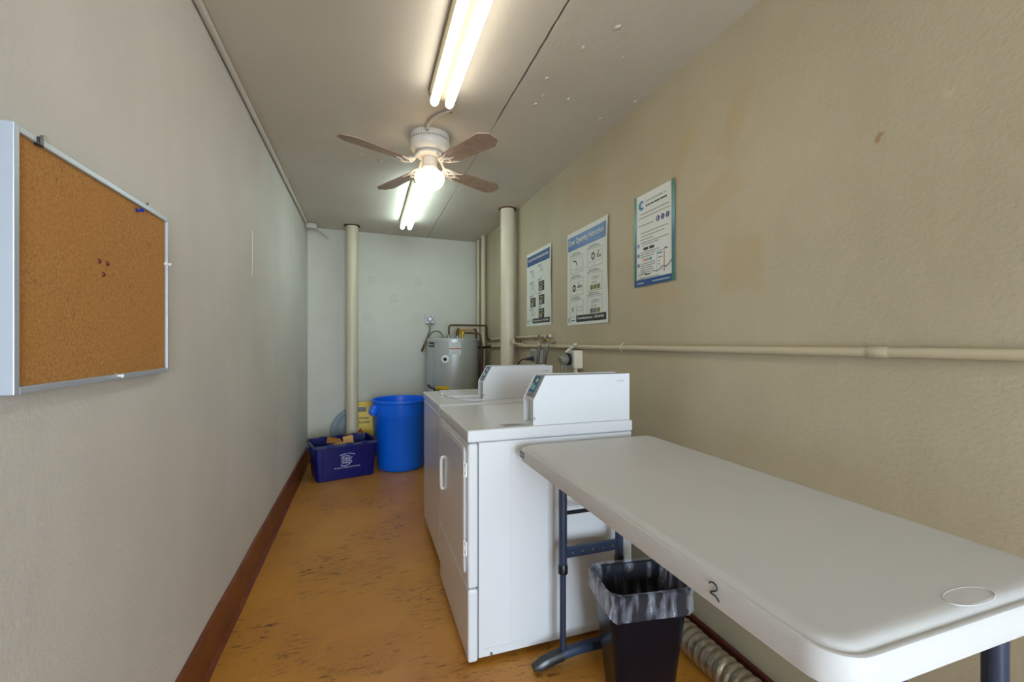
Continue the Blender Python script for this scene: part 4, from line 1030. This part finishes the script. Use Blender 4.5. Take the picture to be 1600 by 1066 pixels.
SX, SY = -0.046, 4.965
sg = thing('wet_floor_sign', 'yellow folding wet floor caution sign behind the pipe', 'sign', (SX, SY, 0))
ts = math.radians(2)
Rs = Matrix.Translation((SX, SY, 0.002)) @ Matrix.Rotation(-ts, 4, 'X')
def sign_panel(y0, y1):
    """tapered board with a hand slot, made of strips round the hole"""
    W = lambda z: 0.150 - 0.032 * z / 0.60
    rows = [0.0, 0.08, 0.30, 0.505, 0.555, 0.580, 0.600, 0.608]
    mb = MB()
    for a, b in zip(rows[:-1], rows[1:]):
        wa, wb = W(a), W(b)
        if b > 0.605: wb -= 0.012
        if a == 0.505:
            for s in (-1, 1):
                mb.add([(s * wa, y0, a), (s * 0.056, y0, a), (s * 0.056, y0, b), (s * wb, y0, b), (s * wa, y1, a), (s * 0.056, y1, a), (s * 0.056, y1, b), (s * wb, y1, b)],
                       [(0, 1, 2, 3), (7, 6, 5, 4), (0, 4, 5, 1), (1, 5, 6, 2), (2, 6, 7, 3), (3, 7, 4, 0)])
        else:
            mb.prism([(-wa, a), (wa, a), (wb, b), (-wb, b)], 1, y0, y1)
    return mb
sign_panel(-0.012, -0.004).xform(Rs).build('front_board', 'yellow_plastic', sg)
sign_panel(0.004, 0.012).xform(Rs).build('rear_board', 'yellow_plastic', sg)
MB().tube([(-0.07, 0, 0.588), (0.07, 0, 0.588)], 0.015, 12).xform(Rs).build('hinge_bar', 'yellow_plastic', sg, smooth=50)
def sgp(x, z): return tuple(Rs @ Vector((x, -0.0135, z)))
for body_, z, w_, h_ in (('CAUTION', 0.420, 0.165, 0.026), ('WET FLOOR', 0.378, 0.190, 0.026)):
    vs, fs = text2d(body_, w_, h_, 0.02)
    flat([(a - w_ / 2, z + b) for a, b in vs], fs, sgp).build('lettering', 'ink_black', sg)
tri = MB(); A = [(0, 0.335), (0.112, 0.13), (-0.112, 0.13)]; B = [(0, 0.300), (0.084, 0.146), (-0.084, 0.146)]
tri.add([sgp(*p) for p in A + B], [(0, 1, 4, 3), (1, 2, 5, 4), (2, 0, 3, 5)]).build('warning_triangle', 'ink_red', sg)
fg = MB()
fg.add([sgp(0.004 + 0.011 * math.cos(2 * PI * i / 12), 0.268 + 0.011 * math.sin(2 * PI * i / 12)) for i in range(12)], [tuple(range(12))])
for p0, p1, w_ in (((0.0, 0.255), (-0.02, 0.205), 0.016), ((-0.02, 0.205), (0.02, 0.190), 0.012), ((0.02, 0.19), (0.045, 0.165), 0.010), ((-0.02, 0.205), (-0.03, 0.165), 0.011), ((0.0, 0.245), (0.032, 0.235), 0.008), ((0, 0.245), (-0.035, 0.235), 0.008), ((-0.06, 0.158), (0.06, 0.158), 0.006)):
    a, b = Vector(p0), Vector(p1); t = (b - a).normalized(); n = Vector((-t.y, t.x)) * w_ / 2
    fg.add([sgp(*(a + n)), sgp(*(b + n)), sgp(*(b - n)), sgp(*(a - n))], [(0, 1, 2, 3)])
fg.build('slipping_figure', 'ink_black', sg)

# ================================================================== WATER HEATER
HX, HY, HR, HZ = 0.928, 4.80, 0.280, 1.300
wh = thing('water_heater', 'grey cylindrical electric water heater in the far right corner', 'water heater', (HX, HY, 0))
MB().lathe([(HR - 0.02, 0), (HR - 0.004, 0.01), (HR, 0.02), (HR, HZ - 0.045), (HR + 0.003, HZ - 0.044), (HR + 0.003, HZ - 0.012), (HR - 0.004, HZ - 0.004), (HR - 0.02, HZ), (0.02, HZ + 0.006)], HX, HY, 56).build('tank', 'heater_grey', wh, smooth=30)
def hp(phi, z, lift=0.0):   # phi measured from the -Y direction towards +X
    r = HR + lift; return (HX + r * math.sin(phi), HY - r * math.cos(phi), z)
view = math.atan2(0 - HX, 0 - HY)  # azimuth helper
V0 = -math.atan2(HX, HY)           # direction facing the viewer
def hpatch(phi0, phi1, z0, z1, lift, th=0.001, n=8):
    a = [hp(phi0 + (phi1 - phi0) * i / n, z0, lift) for i in range(n + 1)]; 
    mb = MB(); L0 = [hp(phi0 + (phi1 - phi0) * i / n, z, l) for l in (lift, lift + th) for z in (z0, z1) for i in range(n + 1)]
    m = n + 1; fs = []
    for i in range(n):
        fs += [(i, i + 1, m + i + 1, m + i), (2 * m + i, 2 * m + i + 1, 3 * m + i + 1, 3 * m + i), (i, i + 1, 2 * m + i + 1, 2 * m + i), (m + i, m + i + 1, 3 * m + i + 1, 3 * m + i)]
    fs += [(0, m, 3 * m, 2 * m), (n, m + n, 3 * m + n, 2 * m + n)]
    return mb.add(L0, fs)
ph = lambda px: V0 + math.asin(max(-0.98, min(0.98, (px - 707) / 39.5)))   # only used to space labels round the tank
bb = hpatch(ph(670.5), ph(679.5), 1.205, 1.262, 0.0005).build('brand_label', 'poster_black', wh)
vs, fs = text2d('Rheem', 0.8, 1.0, 0.02)
flat(vs, fs, lambda a, b: hp(ph(671.5) + (ph(678.5) - ph(671.5)) * a / 0.8, 1.222 + 0.020 * b, 0.0022)).build('label_lettering', 'ink_white', bb)
wlb = hpatch(ph(702), ph(719), 1.125, 1.262, 0.0005).build('warning_label', 'paper', wh)
hpatch(ph(702), ph(719), 1.185, 1.196, 0.0016).build('label_stripe', 'ink_red', wlb)
g = MB()
for z in (1.245, 1.232, 1.219, 1.206, 1.172, 1.160, 1.148, 1.136):
    q = hpatch(ph(704), ph(717), z, z + 0.005, 0.0016, 0.0003); g.add(q.v, q.f)
g.build('label_print', 'sticker_grey', wlb)
# thermostat cover
pc = (ph(696)); nrm = Vector((math.sin(pc), -math.cos(pc), 0)); c0 = Vector(hp(pc, 1.078, -0.004))
tc = MB().disc(c0, nrm, 0.046, 0.012, 28, 0.040).build('thermostat_cover', 'white_plastic', wh, smooth=40)
MB().disc(c0 + nrm * 0.012, nrm, 0.018, 0.002, 20).build('dial', 'cable_black', tc, smooth=40)
# access panel and cable on the left flank
hpatch(ph(668.8), ph(677.5), 0.80, 1.065, 0.001, 0.012, 6).build('access_panel', 'heater_panel', wh, bevel=0.003)
hpatch(ph(670), ph(681), 0.55, 0.765, 0.001, 0.002, 6).build('lower_label', 'paper', wh)
MB().tube([hp(ph(671), 0.80, 0.01), hp(ph(674), 0.772, 0.012), hp(ph(681), 0.762, 0.010), hp(ph(681), 0.66, 0.008)], 0.009, 8).build('drip_cable', 'cable_black', wh, smooth=50)
yl = hpatch(ph(682), ph(701), 0.65, 0.795, 0.0006).build('energy_label', 'yellow_plastic', wh)
vs, fs = text2d('ENERGYGUIDE', 1.0, 1.0, 0.03)
flat(vs, fs, lambda a, b: hp(ph(683.5) + (ph(699.5) - ph(683.5)) * a, 0.742 + 0.022 * b, 0.0022)).build('label_lettering', 'ink_black', yl)
# copper lines
ci = MB().tube([(0.885, 4.80, HZ), (0.885, 4.80, 1.425), (0.895, 4.80, 1.440), (0.91, 4.80, 1.446), (1.25, 4.80, 1.446), (1.300, 4.792, 1.446), (1.312, 4.79, 1.430), (1.313, 4.788, 1.31), (1.316, 4.775, 1.292), (1.325, 4.72, 1.288), (1.325, 4.65, 1.287)], 0.0105, 10).build('cold_water_line', 'copper_dark', wh, smooth=60)
MB().lathe([(0.02, HZ), (0.02, HZ + 0.025), (0.015, HZ + 0.03), (0.015, HZ + 0.045)], 0.885, 4.80, 14).build('nipple', 'steel', wh, smooth=40)
MB().lathe([(0.02, HZ), (0.02, HZ + 0.025), (0.015, HZ + 0.03), (0.015, HZ + 0.045)], 0.975, 4.78, 14).build('nipple', 'steel', wh, smooth=40)
MB().tube([(0.975, 4.78, HZ), (0.975, 4.78, 1.375), (0.985, 4.78, 1.398), (1.01, 4.78, 1.404)], 0.0155, 12).build('hot_water_elbow', 'copper_dark', wh, smooth=60)
MB().tube([(1.00, 4.78, 1.404), (1.155, 4.77, 1.404)], 0.018, 12).build('pipe_insulation', 'insulation', wh, smooth=60)
MB().tube([(1.15, 4.77, 1.404), (1.175, 4.768, 1.398), (1.185, 4.765, 1.375), (1.19, 4.76, 1.24), (1.195, 4.755, 1.205), (1.215, 4.74, 1.195), (1.315, 4.66, 1.205), (1.322, 4.60, 1.212)], 0.014, 12).build('hot_water_line', 'copper_dark', wh, smooth=60)
vb = MB().tube([(1.19, 4.76, 1.26), (1.19, 4.76, 1.22)], 0.024, 12).build('line_valve', 'steel', wh, smooth=40)
handle_wheel((1.205, 4.72, 1.245), 0.026, 'steel', wh, (0.3, -1, 0.2))
MB().lathe([(0.045, HZ), (0.045, HZ + 0.006), (0.018, HZ + 0.012), (0.018, HZ + 0.04), (0.026, HZ + 0.045), (0.026, HZ + 0.075), (0.012, HZ + 0.085)], 1.03, 4.76, 18).build('relief_valve', 'brass', wh, smooth=40)
MB().tube([(1.03, 4.76, HZ + 0.062), (1.13, 4.745, HZ + 0.058), (1.19, 4.70, HZ + 0.055), (1.215, 4.68, HZ + 0.03), (1.222, 4.66, 1.1), (1.222, 4.66, 0.15)], 0.0125, 10).build('relief_line', 'copper_dark', wh, smooth=60)
MB().tube([(1.00, 4.765, HZ + 0.05), (0.995, 4.75, HZ + 0.08), (1.0, 4.74, HZ + 0.09)], 0.01, 8).build('relief_lever', 'brass', wh, smooth=60)
MB().tube([(1.245, 4.74, 1.18), (1.245, 4.74, 0.15)], 0.016, 10).build('drain_line', 'cable_black', wh, smooth=60)
# power whip: round cover box on the wall, flexible conduit to the tank top
ox, oz = 0.722, 1.530; oy = yb(ox)
ob = thing('outlet_box', 'small square junction box on the end wall above the water heater', 'junction box', (ox, oy, oz - 0.06))
MB().box(ox - 0.055, ox + 0.055, oy - 0.022, oy, oz - 0.055, oz + 0.055).build('box', 'box_grey', ob, bevel=0.006)
MB().disc((ox, oy - 0.022, oz), (0, -1, 0), 0.040, 0.010, 24, 0.036).torus((ox, oy - 0.03, oz), (0, 1, 0), 0.027, 0.006, 20, 8).build('round_cover', 'steel', ob, smooth=40)
for s in (-1, 1):
    MB().tube([(ox, oy - 0.03, oz - 0.045), (ox + s * 0.03, oy - 0.028, oz - 0.07), (ox + s * 0.052, oy - 0.025, oz - 0.062)], 0.006, 8).build('clamp', 'steel', ob, smooth=50)
MB().tube([(ox, oy - 0.03, oz - 0.05), (ox - 0.004, oy - 0.03, 1.40), (ox - 0.02, oy - 0.03, 1.34)], 0.011, 10).build('straight_conduit', 'cable_grey', ob, smooth=60)
MB().tube(bez((ox - 0.095, oy - 0.06, 1.16), (ox - 0.06, oy - 0.06, 1.22), (ox - 0.02, oy - 0.05, 1.38), (ox + 0.055, oy - 0.12, 1.385), 14) + bez((ox + 0.055, oy - 0.12, 1.385), (ox + 0.09, oy - 0.2, 1.385), (ox + 0.10, oy - 0.28, 1.36), (ox + 0.098, oy - 0.33, HZ + 0.005), 10)[1:], 0.0085, 10).build('flexible_whip', 'cable_grey', wh, smooth=60)
MB().tube([(ox - 0.10, oy - 0.06, 1.15), (ox - 0.015, oy - 0.045, 1.34)], 0.0125, 10).build('dark_sleeve', 'copper_dark', wh, smooth=60)
MB().disc((ox + 0.098, oy - 0.33, HZ), (0, 0, 1), 0.02, 0.014, 14).build('connector', 'steel', wh, smooth=40)
